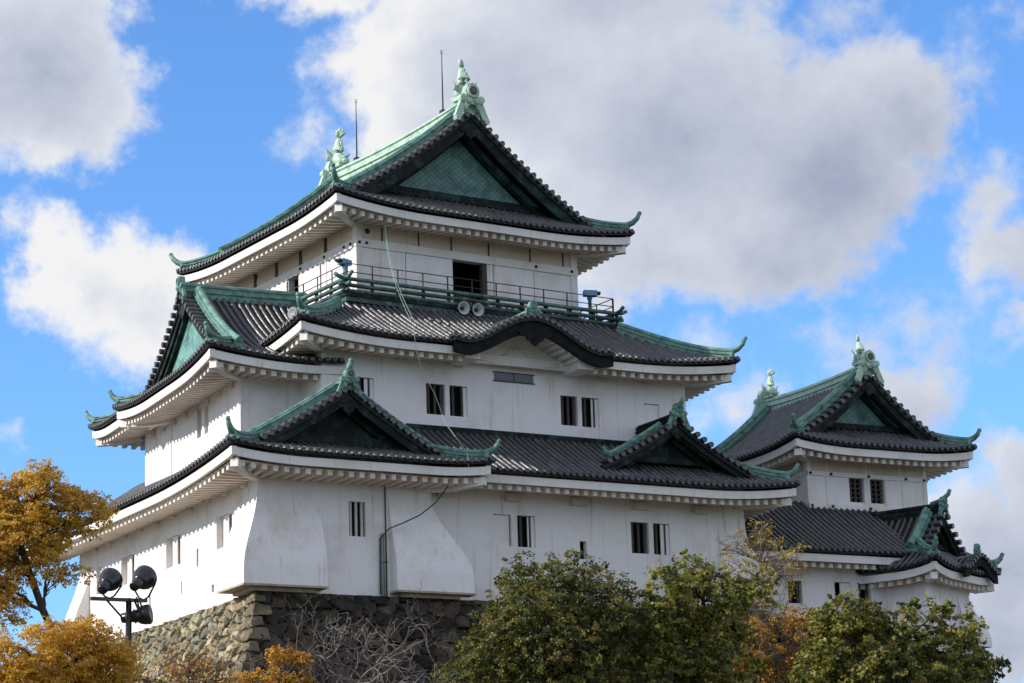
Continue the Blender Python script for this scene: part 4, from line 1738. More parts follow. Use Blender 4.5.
# short rows over the front edge, ends forward
arc = 0
last = None
k = 0
for i in range(2001):
    s_ = -1+2*i/2000
    p = Vector((KX+KH*s_, 0, kz(s_)))
    if last is not None:
        arc += (p-last).length
    last = p
    if arc >= k*.295:
        k += 1
        mb.lathe((p.x, yk0-.12, p.z+.40), (0, 1, 0), [(0, .06), (-.012, .105), (.04, .115), (.42, .10)], 9, False)
pts = [(KX+KH*s_, yk0+.08, kz(s_)+.29) for s_ in np.linspace(-1, 1, 45)]
mb.sweep(pts, [(-.17, -.1), (.17, -.1), (.17, .05), (-.17, .05)], mi=1)
kara = mb.build('curved_gable', ['tile', 'tile_pan'], roof2)
mb = MB()
V, F = [], []
NB = 40
for i in range(NB+1):
    s_ = -1+2*i/NB
    zt_ = kz(s_)+.17
    th = .42+.10*(1-abs(s_))
    x = KX+KH*s_
    V += [(x, yk0+.01, zt_), (x, yk0+.17, zt_), (x, yk0+.17, zt_-th), (x, yk0+.01, zt_-th)]
for i in range(NB):
    for j in range(4):
        m = (j+1) % 4
        F.append((i*4+j, i*4+m, (i+1)*4+m, (i+1)*4+j))
F += [(0, 1, 2, 3), (4*NB+3, 4*NB+2, 4*NB+1, 4*NB)]
mb.add(V, F)
zc = kz(0)-.30
mb.prism([(KX+a*.72, zc+b*.72) for a, b in [(-1.2, .0), (-.85, -.22), (-.62, -.2), (-.5, -.42), (-.3, -.46), (-.2, -.62), (0, -.74), (.2, -.62), (.3, -.46), (.5, -.42), (.62, -.2), (.85, -.22), (1.2, .0), (.8, .3), (0, .42), (-.8, .3)]], yk0-.05, yk0+.05)
mb.build('barge_board', 'dark_wood', roof2)
# plaster soffit, beam and brackets beneath it
mb = MB()
V, F = [], []
for i in range(N+1):
    s_ = -.86+1.72*i/N
    for y in (yk0+.18, YF2+.05):
        V.append((KX+KH*s_, y, kz(s_)-.02+.05*(1-abs(s_))))
for i in range(N):
    F.append((2*i, 2*i+2, 2*i+3, 2*i+1))
mb.add(V, F, True)
for s_ in (-.60, -.52, -.44, -.36, -.28, .28, .36, .44, .52, .60):
    x = KX+KH*s_
    mb.hexa([(x-.09, yk0+.3, kz(s_)-.27), (x+.09, yk0+.3, kz(s_)-.27), (x+.09, YF2, kz(s_)-.27), (x-.09, YF2, kz(s_)-.27), (x-.09, yk0+.3, kz(s_)+.02), (x+.09, yk0+.3, kz(s_)+.02), (x+.09, YF2, kz(s_)+.02), (x-.09, YF2, kz(s_)+.02)])
# tympanum
xs = [KX+KH*.62*(-1+2*i/24) for i in range(25)]
mb.prism([(xs[0], 23.2)]+[(x, kz((x-KX)/KH)+.0) for x in xs]+[(xs[-1], 23.2)], YF2-.34, YF2-.003)
mb.box((KX-2.35, YF2-.50, 23.12), (KX+2.35, YF2-.342, 23.50))
for sg in (-1, 1):
    x = KX+sg*2.62
    mb.box((x-.34, yk0+.42, 23.02), (x+.34, YF2-.003, 23.42))
mb.build('gable_soffit', 'eave_plaster', roof2)
mb = MB()
for sg in (-1, 1):
    c = KX+sg*1.75
    pts = []
    for i in range(26):
        w_ = i/25*3.4*math.pi/2
        r_ = .15*(1-i/30)
        pts.append((c+sg*r_*math.cos(w_), YF2-.505, 23.28+r_*math.sin(w_)))
    mb.tube(pts, .018, 5)
    mb.tube([(c+sg*.15, YF2-.505, 23.28), (c-sg*.1, YF2-.505, 23.22), (c-sg*.6, YF2-.505, 23.17)], .018, 5)
for a in ((-.35, .35, .12),):
    pts = [(KX-.75, YF2-.345, 23.54), (KX-.45, YF2-.345, 23.62), (KX-.3, YF2-.345, 23.9), (KX-.12, YF2-.345, 23.82), (KX, YF2-.345, 24.0), (KX+.12, YF2-.345, 23.82), (KX+.3, YF2-.345, 23.9), (KX+.45, YF2-.345, 23.62), (KX+.75, YF2-.345, 23.54)]
    mb.tube(pts, .028, 5)
mb.build('carved_scroll', 'plaster_old', roof2)
mb = MB()
onigawara(mb, KX, yk0+.12, kz(0)+.36, .62, -1)
mb.build('ridge_end_ornament', 'copper', roof2)
pts = [(KX, yk0+.1+i*.35, kz(0)+.38) for i in range(10)]
mb = MB()
mb.sweep(pts, ridge_prof(.34, .34))
for sg in (-1, 1):
    mb.sweep([(KX+sg*(.3+.17*i), yk0+.5, kz((.3+.17*i)/KH)+.42) for i in range(9)], [(-.09, -.03), (.09, -.03), (.09, .13), (-.09, .13)])
mb.build('crest_ridge', 'copper', roof2)

# ---- roof of the left wing (gable to the left) ----------------------
frame(1.3, 4.5, WANG-90)
lfw = corner_lift(.42, 4.5)
RW = Roof(-10.4, 2.0, -2.0, 6.4, 22.50, .36, .042, {'F': lfw, 'R': lfw, 'L': lfw})
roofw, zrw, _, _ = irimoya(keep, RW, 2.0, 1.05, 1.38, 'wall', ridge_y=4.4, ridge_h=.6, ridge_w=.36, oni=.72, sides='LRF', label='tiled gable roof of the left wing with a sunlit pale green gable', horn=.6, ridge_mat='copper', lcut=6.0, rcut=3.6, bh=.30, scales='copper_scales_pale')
# the flat stretch of eave behind the wing gable
RX = Roof(-14.9, -8.5, -1.75, 6.4, 22.68, .38, .03, {'F': corner_lift(.30, 2.6, 0, True, False), 'L': corner_lift(.30, 2.6, 0, True, False)})
mb = MB()
tile_side(mb, RX, 'F', -14.9, -9.2, lambda x: min(x+14.9, 4.0))
tile_side(mb, RX, 'L', -1.75, 5.0, lambda y: min(y+1.75, 4.0))
rx = mb.build('tiled_roof', ['tile', 'tile_pan'], keep)
mb = MB()
eave_side(mb, RX, 'F', -14.9, -9.6, 1.75, True, False)
eave_side(mb, RX, 'L', -1.75, 5.0, 1.75, True, False)
corner_beam(mb, RX, 'L', 'F', 1.75)
mb.build('eave', ['eave_plaster', 'soffit_plaster'], rx)
ridge_sweep('hip_ridge', hip_path(RX, 'L', 'F', .22, 3.4), .28, .30, rx, 'copper', horn=.6)
world()

# ---- first roof ------------------------------------------------------
# left slope with the gabled bay at the front corner
BX1 = 9.0
RB = Roof(-1.9, BX1, -1.9, 21.6, 17.62, .46, .021, {'L': lambda a, b: max(.62*max(0, 1-a/8.5)**2, .45*max(0, 1-b/5)**2), 'F': lambda a, b: max(.36+.26*max(0, 1-a/3.2)**2, .36+.20*max(0, 1-b/2.6)**2), 'R': lambda a, b: .56-.1*min(1, a/3)})
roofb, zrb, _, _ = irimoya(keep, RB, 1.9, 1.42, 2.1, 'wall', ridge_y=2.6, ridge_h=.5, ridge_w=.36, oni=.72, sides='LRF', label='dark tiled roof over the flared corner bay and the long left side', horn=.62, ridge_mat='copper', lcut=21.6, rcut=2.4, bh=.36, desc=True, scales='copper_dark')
# horn of the short main ridge
mb = MB()
xm_ = (RB.x0+RB.x1)/2
yv = RB.y0+1.42
mb.tube([(xm_, yv+.5, zrb+.45), (xm_, yv+.1, zrb+.55), (xm_, yv-.12, zrb+.82), (xm_+.04, yv-.2, zrb+1.05)], [.15, .15, .13, .10], 8)
mb.ball((xm_+.04, yv-.2, zrb+1.07), .12, 8, 5)
mb.build('ridge_horn', 'copper', roofb)
RM = Roof(-1.9, 23.75, -1.1, 20.8, 17.98, .53, .02, {'F': lambda a, b: .38*max(0, 1-b/4.5)**2, 'R': lambda a, b: .38*max(0, 1-a/4.5)**2})
mb = MB()
tile_side(mb, RM, 'F', 7.4, 23.75, lambda x: min(23.75-x, 3.8))
tile_side(mb, RM, 'R', -1.1, 20.8, lambda y: min(y+1.1, 3.6))
roof1 = mb.build('tiled_roof', ['tile', 'tile_pan'], keep)
roof1['label'] = 'dark tiled skirt roof over the first storey front with a small gable at its right end'
mb = MB()
eave_side(mb, RM, 'F', 7.9, 23.75, 1.9, False, True)
eave_side(mb, RM, 'R', -1.1, 20.8, 1.8, True, False)
corner_beam(mb, RM, 'R', 'F', 1.8)
mb.build('eave', ['eave_plaster', 'soffit_plaster'], roof1)
ridge_sweep('hip_ridge', hip_path(RM, 'R', 'F', .35, 3.4, 10), .30, .34, roof1, 'copper', horn=.55)
mb = MB()
mb.box((7.4, YF2-.26, RM.z('F', 15, 3.45)-.1), (X2b+.1, YF2-.003, RM.z('F', 15, 3.45)+.22))
mb.build('wall_flashing', 'copper_dark', roof1)

# small gable standing on that roof
DXc, DHW = 18.35, 3.75
DR = Roof(DXc-DHW, DXc+DHW, -.55, 3.2, 18.55, .42, .035, {})
mb = MB()
tile_side(mb, DR, 'L', -.15, 2.6, lambda y: DHW, t0=.15, caps=False)
tile_side(mb, DR, 'R', -.15, 2.6, lambda y: DHW, t0=.15, caps=False)
roofd = mb.build('tiled_roof', ['tile', 'tile_pan'], keep)
roofd['label'] = 'small triangular gable at the right end of the first storey roof'
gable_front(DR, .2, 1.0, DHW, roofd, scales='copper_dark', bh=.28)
zd = DR.zf+.2+DR.a*DHW+DR.b*DHW**2
mb = MB()
mb.sweep([(DXc, -.4, zd-.03), (DXc, 1.2, zd-.05), (DXc, 2.6, zd-.05)], ridge_prof(.34, .42))
mb.build('main_ridge', 'copper_dark', roofd)
mb = MB()
onigawara(mb, DXc, -.45, zd-.05, .74, -1)
mb.tube([(DXc, -.05, zd+.42), (DXc, -.45, zd+.5), (DXc+.02, -.7, zd+.75), (DXc+.08, -.78, zd+.98)], [.12, .12, .10, .07], 8)
mb.build('ridge_end_ornament', 'copper', roofd)
for s_ in (-1, 1):
    ts = np.linspace(.95, DHW-.25, 9)
    pts = [(DXc+s_*(DHW-t), .38, DR.zf+.2+DR.a*t+DR.b*t*t+.03) for t in ts]
    ridge_sweep('descending_ridge', pts, .26, .30, roofd, 'copper', horn=.35 if s_ < 0 else None)

# ================================================================== small keep on the right
turret = thing('corner_turret', (31, 8, 18.5), 'small white tower with green ridged gable roof right of the main keep', 'tower')
_k = keep
keep = turret
frame(27.88, 4.0, -2.0)
TW, TD = 6.33, 7.5
HT = [(2.18, 2.95, 18.95, 20.02), (3.27, 4.06, 18.95, 20.02)]


def f(mb):
    wall_face(mb, (0, 0), (1, 0), TW, 15.0, 21.9, HT)
    wall_face(mb, (0, TD), (0, -1), TD, 16.0, 21.9)
    wall_face(mb, (TW, 0), (0, 1), TD, 16.0, 21.9)
    wall_face(mb, (TW, TD), (-1, 0), TW, 16.0, 21.9)


wall_part('storey_wall', f)
mb = MB()
for (p0, ax, L) in (((0, 0), (1, 0), TW), ((0, TD), (0, -1), TD), ((TW, 0), (0, 1), TD)):
    obox(mb, p0, ax, -.07, L+.07, -.07, -.002, 20.03, 20.22)
    obox(mb, p0, ax, -.07, L+.07, -.07, -.002, 18.56, 18.80)
    obox(mb, p0, ax, -.07, L+.07, -.08, -.002, 18.28, 18.50)
    for u in (0, L-.14):
        obox(mb, p0, ax, u-.03, u+.17, -.045, -.002, 18.80, 20.028)
        obox(mb, p0, ax, u-.03, u+.17, -.045, -.002, 20.222, 21.3)
for u in (1.0, 3.02, 4.15, 5.05):
    obox(mb, (0, 0), (1, 0), u-.05 if u != 3.02 else 2.955, u+.05 if u != 3.02 else 3.265, -.04, -.002, 18.80, 20.028)
for u in (1.0, 3.1, 4.9):
    obox(mb, (0, 0), (1, 0), u-.04, u+.04, -.03, -.014, 20.222, 21.2)
mb.build('timber_frame', 'eave_plaster', keep)
mb = MB()
obox(mb, (0, 0), (1, 0), .18, TW-.18, -.012, -.0015, 20.223, 21.3)
obox(mb, (0, TD), (0, -1), .18, TD-.18, -.012, -.0015, 20.223, 21.3)
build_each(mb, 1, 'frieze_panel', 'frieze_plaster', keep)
mb = MB()
for u in (.12, 1.2, 3.2, 5.2, 6.2):
    nail_cover(mb, (u, -.07, 20.12), (0, -1, 0))
    nail_cover(mb, (u, -.07, 18.68), (0, -1, 0))
mb.build('nail_cover', 'iron', keep)
for i, h in enumerate(HT):
    w = window(keep, (0, 0), (1, 0), h, 3, None, .3)
    mb = MB()
    a, b, c, d = h
    for k in range(1, 5):
        z = c+(d-c)*k/5
        obox(mb, (0, 0), (1, 0), a, b, .11, .14, z-.025, z+.025)
    mb.build('lattice', 'old_wood', w)
lt = corner_lift(.30, 3.2)
RT = Roof(-1.6, TW+1.75, -1.6, TD+1.55, 21.02, .42, .06, {'F': lt, 'B': lt, 'L': lt, 'R': lt})
rt_, zrt, _, _ = irimoya(turret, RT, 1.7, 1.15, 2.0, 'gable', ridge_h=.66, ridge_w=.42, fish=.72, oni=.98, sides='LRFB', horn=.62, bh=.42)
world()
keep = _k

# ================================================================== low gallery
gal = thing('gallery_wing', (27, 2, 13.3), 'low white gallery with a long dark tiled roof in front of the small tower', 'building')
_k = keep
keep = gal
frame(27.88, 4.0, -2.0)
GX0, GX1, GY = -5.45, 3.0, -2.35
HG = [(2.55, 3.25, 14.0, 14.95), (4.9, 5.75, 13.95, 14.98), (6.05, 6.75, 13.95, 14.98), (3.62, 3.8, 13.2, 13.6)]


def f(mb):
    wall_face(mb, (GX0, GY), (1, 0), GX1-GX0, 12.6, 16.9, HG)
    wall_face(mb, (GX1, GY), (0, 1), 5, 12.6, 16.9)


wall_part('storey_wall', f)
for i, h in enumerate(HG):
    window(gal, (GX0, GY), (1, 0), h, [2, 0, 2, 0][i], [None, (.4, 1), (0, .3), None][i])
GR = 3.6
RG = Roof(GX0, GR, GY-1.3, 3.0, 15.93, .60, .02, {})
mb = MB()
tile_side(mb, RG, 'F', GX0, GR, lambda x: 4.0)
rg = mb.build('tiled_roof', ['tile', 'tile_pan'], gal)
mb = MB()
eave_side(mb, RG, 'F', GX0, GR-1.2, 1.3, False, False)
mb.build('eave', ['eave_plaster', 'soffit_plaster'], rg)
mb = MB()
mb.box((GX0, -.32, 18.15), (TW-.5, -.085, 18.27))
mb.build('wall_flashing', 'tile_pan', rg)
world()
keep = _k

# ================================================================== end turret with gable
endt = thing('gate_turret', (34, 5, 13), 'small turret at the far right with a curled gable over its eave', 'building')
_k = keep
keep = endt
frame(30.57, -.29, 25.0)
EW, ED = 4.05, 5.0


def f(mb):
    wall_face(mb, (0, 0), (1, 0), EW, 12.0, 16.1, [(1.0, 1.5, 13.3, 14.0)])
    wall_face(mb, (0, ED), (0, -1), ED, 12.0, 16.1)
    wall_face(mb, (EW, 0), (0, 1), ED, 12.0, 16.1)
    flare(mb, 0, 1.0, 0, 1.6, .5, .5, 0, 14.7, 12.4)
    flare(mb, 2.9, EW, 0, 1.6, 0, .5, .9, 14.7, 12.4)


wall_part('storey_wall', f)
window(endt, (0, 0), (1, 0), (1.0, 1.5, 13.3, 14.0), 0)
le = corner_lift(.34, 2.0)
RE = Roof(-1.1, EW+1.1, -1.1, 6.5, 15.25, .48, .115, {'F': le, 'L': le, 'R': le})
re_, zre, _, _ = irimoya(endt, RE, 1.1, 1.1, 1.6, 'wall', ridge_y=5.0, ridge_h=.45, ridge_w=.34, oni=.62, sides='LRF', horn=.55, lcut=4.6, rcut=4.0, bh=.28, ridge_mat='copper_dark')
mb = MB()
xm_ = EW/2
mb.tube([(xm_, .5, zre+.40), (xm_, 0, zre+.50), (xm_, -.35, zre+.75), (xm_, -.45, zre+.95)], [.11, .12, .10, .08], 8)
mb.build('ridge_horn', 'copper', re_)
# curled gable on the front eave
KE, KEH = EW/2+.75, 1.6
def ke(s_):
    a = abs(s_)
    return 15.17+.62*(.5+.5*math.cos(math.pi*min(1, a*1.08)))**.85
mb = MB()
V, F = [], []
for i in range(25):
    s_ = -1+2*i/24
    for y in (-1.3, .2):
        V.append((KE+KEH*s_, y, ke(s_)+.30))
for i in range(24):
    F.append((2*i, 2*i+2, 2*i+3, 2*i+1))
mb.add(V, F, True, 1)
for j in range(5):
    mb.tube([(KE+KEH*s_, -1.0+j*.28, ke(s_)+.33) for s_ in np.linspace(-1, 1, 25)], .08, 7)
for i in range(13):
    s_ = -1+2*i/12
    mb.lathe((KE+KEH*s_, -1.42, ke(s_)+.34), (0, 1, 0), [(0, .06), (-.01, .10), (.04, .105), (.4, .095)], 8, False)
mb.build('curled_gable', ['tile', 'tile_pan'], re_)
mb = MB()
V, F = [], []
for i in range(25):
    s_ = -1+2*i/24
    zt_ = ke(s_)+.22
    V += [(KE+KEH*s_, -1.30, zt_), (KE+KEH*s_, -1.16, zt_), (KE+KEH*s_, -1.16, zt_-.34), (KE+KEH*s_, -1.30, zt_-.34)]
for i in range(24):
    for j in range(4):
        m = (j+1) % 4
        F.append((i*4+j, i*4+m, (i+1)*4+m, (i+1)*4+j))
F += [(0, 1, 2, 3), (99, 98, 97, 96)]
mb.add(V, F)
mb.build('barge_board', 'dark_wood', re_)
mb = MB()
onigawara(mb, KE, -1.15, ke(0)+.3, .5, -1)
mb.build('ridge_end_ornament', 'copper', re_)
world()
keep = _k

# ================================================================== things on the keep
frame(6.99, 5.6, A3)
for i, (x, lab) in enumerate(((4.05, 'round grey loudspeaker horn below the balcony, left one of the pair'), (4.74, 'round grey loudspeaker horn below the balcony, right one of the pair nearer the curved gable'))):
    o = thing('loudspeaker', XF @ Vector((x, -1.45, 25.95)), lab, 'loudspeaker', 'loudspeaker horns under the balcony')
    mb = MB()
    ax = (.02, -1, -.12)
    mb.lathe((x, -1.45, 25.98), ax, [(-.10, .10), (.0, .11), (.12, .17), (.22, .27), (.25, .28), (.24, .25), (.12, .15), (.05, .08)], 18)
    mb.build('horn', 'grey_paint', o)
    mb = MB()
    mb.lathe((x, -1.45, 25.98), ax, [(.03, .08), (.16, .07), (.19, .03)], 12)
    mb.lathe((x, -1.45, 25.98), ax, [(-.34, .11), (-.12, .13), (-.10, .1)], 12)
    mb.build('driver', 'iron', o)
    mb = MB()
    mb.tube([(x, -1.38, 26.02), (x, -1.34, 26.4)], .025, 6)
    mb.tube([(x-.12, -1.36, 26.4), (x+.12, -1.36, 26.4)], .03, 6)
    mb.build('bracket', 'rust_iron', o)
for (x, y, yaw, lab) in ((-1.0, -.75, 200, 'blue coin viewer on its post at the left corner of the balcony'), (10.85, -1.0, -20, 'blue coin viewer on its post at the right end of the balcony')):
    o = thing('coin_viewer', XF @ Vector((x, y, 26.12)), lab, 'binoculars', 'coin viewers on the balcony')
    mb = MB()
    mb.tube([(x, y, 26.12), (x, y, 27.3)], .085, 10)
    mb.lathe((x, y, 26.12), (0, 0, 1), [(0, .17), (.05, .17), (.07, .1)], 12)
    mb.build('post', 'blue_paint', o)
    mb = MB()
    c, s_ = math.cos(R_(yaw)), math.sin(R_(yaw))
    mb.sweep([(x-.1*c, y-.1*s_, 27.32), (x+.1*c, y+.1*s_, 27.32)], [(-.08, -.08), (.08, -.08), (.08, .05), (-.08, .05)])
    mb.sweep([(x-.26*c, y-.26*s_, 27.5), (x+.30*c, y+.30*s_, 27.5)], [(-.17, -.11), (.17, -.11), (.17, .1), (.1, .14), (-.1, .14), (-.17, .1)])
    mb.build('viewer_body', 'blue_paint', o)
    mb = MB()
    for q in (-.08, .08):
        a = Vector((x+.30*c-q*s_, y+.30*s_+q*c, 27.52))
        mb.tube([a, a+Vector((.16*c, .16*s_, 0))], .07, 10)
    mb.build('lens_tube', 'iron', o)
p_top = XF @ Vector((.55, -1.35, 29.2))
p_bot = Vector((7.0, .75, 24.0))
world()
for dx, lab in ((0, None), (.16, None)):
    mb = MB()
    n = 14
    mb.tube([p_top+(p_bot+Vector((dx, 0, 0))-p_top)*(i/n)+Vector((-.25*math.sin(math.pi*i/n), 0, -.1*math.sin(math.pi*i/n))) for i in range(n+1)], .011, 5)
    tag(mb.build('cable', 'green_cord'), 'thin pale green cable hanging from the top eave past the balcony to the roof below', 'cable', 'cables from the top eave')
mb = MB()
mb.tube([(7.0, .75, 24.0), (7.0, .55, 23.0), (7.15, .4, 22.2), (7.6, .2, 21.2), (7.75, -.3, 20.0), (7.9, -1.7, 18.6), (7.85, -1.9, 18.0)], .014, 5)
tag(mb.build('cable', 'green_cord'), 'thin green cable slanting across the second storey wall down to the corner bay roof', 'cable')
mb = MB()
mb.tube([(7.6, -1.2, 17.75), (7.35, -1.0, 17.3), (6.95, -.85, 16.75), (6.3, -.78, 16.25), (5.6, -.72, 15.92), (5.2, -.4, 15.75), (4.95, -.1, 15.4), (4.93, -.08, 13.3)], .025, 5)
tag(mb.build('cable', 'black_cord'), 'black cable swinging from the eave to the pipes beside the right bay', 'cable')
for i, x in enumerate((5.02, 5.12, 5.22)):
    mb = MB()
    mb.tube([(x, -.06, 13.25), (x, -.06, [15.6, 15.62, 17.6][i])], .026, 6)
    mb.box((x-.04, -.09, 14.5), (x+.04, -.004, 14.55))
    tag(mb.build('wall_pipe', 'green_pipe' if i < 2 else 'rust_iron'), ['left short green pipe clipped to the wall beside the right flared bay', 'middle short green pipe clipped to the wall beside the right flared bay', 'tall rusty pipe running up the bay wall to the eave'][i], 'pipe', 'pipes on the bay wall')
# ================================================================== floodlights
def floodlights():
    o = thing('floodlight_mast', (-20.3, -40, ground_z(-20.3, -40)), 'black mast with a crossbar and three floodlights before the left wall', 'floodlight')
    z0 = ground_z(-20.3, -40)
    mb = MB()
    mb.tube([(-20.32, -40, z0), (-20.32, -40, 6.78)], [.075, .055], 10)
    mb.lathe((-20.32, -40, z0), (0, 0, 1), [(0, .16), (.06, .16), (.09, .08)], 12)
    mb.build('mast', 'lamp_black', o)
    mb = MB()
    mb.box((-21.08, -40.05, 6.715), (-19.96, -39.95, 6.775))
    mb.tube([(-20.75, -40, 6.72), (-20.34, -40, 6.30)], .02, 6)
    mb.tube([(-20.34, -40, 6.30), (-19.98, -40, 6.64)], .02, 6)
    mb.tube([(-20.20, -40.02, 6.71), (-20.08, -40.02, 6.45)], .02, 6)
    mb.build('crossbar', 'lamp_black', o)
    for (c, ax, r, parts) in (((-20.70, -40.0, 7.10), (.55, .60, .50), .22, 'big'), ((-20.02, -40.0, 7.17), (.66, .56, .46), .23, 'big'), ((-20.02, -40.05, 6.47), (.80, -.55, .10), .19, 'small')):
        a = Vector(ax).normalized()
        c = Vector(c)
        mb = MB()
        mb.lathe(c-a*.02, a, [(-.20, .10), (-.17, .14), (-.13, .60*r), (-.07, .84*r), (.01, .97*r), (.08, r), (.115, r*1.02), (.12, r*.96)], 24)
        mb.lathe(c-a*.02, a, [(-.43, .075), (-.415, .095), (-.25, .105), (-.15, .115)], 14)
        l = mb.build('floodlight', 'lamp_black', o)
        mb = MB()
        mb.lathe(c+a*.092, a, [(0, r*.93), (.03, r*.9), (.045, r*.6)], 18)
        mb.build('lens', 'lamp_glass', l)
        mb = MB()
        s_ = a.cross(Vector((0, 0, 1))).normalized()
        foot = Vector((c.x, -40, 6.76)) if parts == 'big' else Vector((c.x-.12, -40, 6.74))
        for q in (-1, 1):
            mb.tube([c+s_*q*r*.98-a*.03, c+s_*q*(r*1.06)-Vector((0, 0, .12)), foot+s_*q*.10+Vector((0, 0, .05)), foot], .018, 6)
        mb.build('yoke', 'lamp_black', l)


floodlights()


# ================================================================== trees
def add_leaf(V, F, MI, c, size, rng, mi, out=None):
    n = Vector((rng.gauss(0, 1), rng.gauss(0, 1), rng.gauss(.45, .8)))
    if out is not None:
        n += out*1.3
    if n.length < .1:
        n = Vector((0, 0, 1))
    n.normalize()
    t = n.cross(Vector((rng.uniform(-1, 1), rng.uniform(-1, 1), rng.uniform(-1, 1))))
    if t.length < .05:
        t = n.cross(Vector((1, .2, .1)))
    t.normalize()
    b = n.cross(t)
    s_ = size*rng.uniform(.65, 1.3)
    w = s_*.36
    o = len(V)
    V += [c-t*s_*.5, c+b*w-n*.12*s_, c+t*s_*.5-n*s_*.15, c-b*w-n*.12*s_]
    F.append((o, o+1, o+2, o+3))
    MI.append(mi)


def limb(mb, a, b, r0, r1, rng, wob=.12, n=6):
    a, b = Vector(a), Vector(b)
    L = (b-a).length
    pts = []
    for i in range(n+1):
        k = i/n
        p = a.lerp(b, k)
        if 0 < i < n:
            p += Vector((rng.gauss(0, wob*L*.25), rng.gauss(0, wob*L*.25), rng.gauss(0, wob*L*.15)))
        p.z += math.sin(k*math.pi)*L*.04
        pts.append(p)
    mb.tube(pts, [r0+(r1-r0)*i/n for i in range(n+1)], 6)
    return pts


def leafy_tree(name, label, base, top, lumps, y, size, sprays, mats, weights, rng, trunk_r=.14, bark='bark', group=None, depth=.9, gap=-.12, sl=.45, per=16,
               freq=1.0, cat='tree', limbs=14, flat=.85, rag=.5, droop=-.05, ls=.5):
    """trunk, limbs and twigs; leaves sit in sprays along twigs, filling an uneven crown with gaps"""
    root = thing(name, base, label, cat, group)
    mb = MB()
    base, top = Vector(base), Vector(top)
    tr = limb(mb, base, top, trunk_r, trunk_r*.5, rng, .06, 8)
    ell = [(Vector((x, y+rng.uniform(-depth, depth)*.5, z)), r) for (x, z, r) in lumps]
    wts = [r*r*r**.4 for c, r in ell]
    off = Vector((rng.uniform(0, 50), rng.uniform(0, 50), 0))
    pts = []
    tries = 0
    while len(pts) < sprays and tries < sprays*14:
        tries += 1
        c, r = rng.choices(ell, wts)[0]
        d = Vector((rng.gauss(0, 1), rng.gauss(0, 1), rng.gauss(0, 1))).normalized()
        p = c+Vector((d.x, d.y*max(1, depth/r*.6), d.z*flat))*r*1.2*rng.random()**.36
        f, oc = -9, c
        for (c2, r2) in ell:
            q = p-c2
            v = 1-math.sqrt(q.x*q.x+(q.y/max(1, depth/r2*.6))**2+(q.z/flat)**2)/r2
            if v > f:
                f, oc = v, c2
        n1 = mnoise.noise(p*1.3*freq+off)
        n2 = mnoise.noise(p*3.1*freq+off)
        if f+rag*(.6*n1+.4*n2) < .02:
            continue
        if .65*n1+.6*n2 < gap:
            continue
        if f > .5 and rng.random() < .55:
            continue
        o_ = (p-oc)
        o_ = o_.normalized() if o_.length > .01 else Vector((0, 0, 1))
        pts.append((p, o_))
    # limbs reach into the crown, branchlets run to nearby sprays
    ends = []
    for k in range(min(limbs, len(pts))):
        p = max(rng.sample(pts, min(12, len(pts))), key=lambda t: min([(t[0]-e).length for e in ends] or [9]))[0]
        ends.append(p)
        b = min(tr[1:], key=lambda t: (t-p).length+max(0, t.z-p.z+.25)*2)
        lp = limb(mb, b, p, trunk_r*.36, trunk_r*.09, rng, .16, 6)
        near = sorted(pts, key=lambda t: (t[0]-p).length)[:60]
        for t, o_ in rng.sample(near, min(9, len(near))):
            limb(mb, lp[rng.randint(2, 6)], t, trunk_r*.10, .004+.03*trunk_r, rng, .2, 4)
    V, F, MI = [], [], []
    for (p, o_) in pts:
        mi = rng.choices(range(len(mats)), weights)[0]
        d = (o_*.8+Vector((rng.gauss(0, .6), rng.gauss(0, .6), rng.gauss(droop, .4)))).normalized()
        L = sl*rng.uniform(.5, 1.3)
        side = d.cross(Vector((rng.gauss(0, .3), rng.gauss(0, .3), 1))).normalized()
        for q in range(int(per*rng.uniform(.6, 1.35))):
            k = rng.random()
            w_ = rng.gauss(0, .30)*L*(1-.55*k)
            c = p+d*(k-.4)*L+side*w_+Vector((rng.gauss(0, .05), rng.gauss(0, .05), rng.gauss(-.12*k*k, .09)))*L*1.6*ls
            add_leaf(V, F, MI, c, size, rng, mi if rng.random() < .75 else rng.randrange(len(mats)), o_*.9+Vector((0, 0, .35)))
    mb.build('trunk', bark, root)
    me = bpy.data.meshes.new('crown')
    me.from_pydata([tuple(v) for v in V], [], F)
    for m in mats:
        me.materials.append(MATS[m])
    me.polygons.foreach_set('material_index', MI)
    me.update()
    o = bpy.data.objects.new('crown', me)
    COL.objects.link(o)
    o.parent = root
    o.matrix_parent_inverse = inv_world(root)
    return root


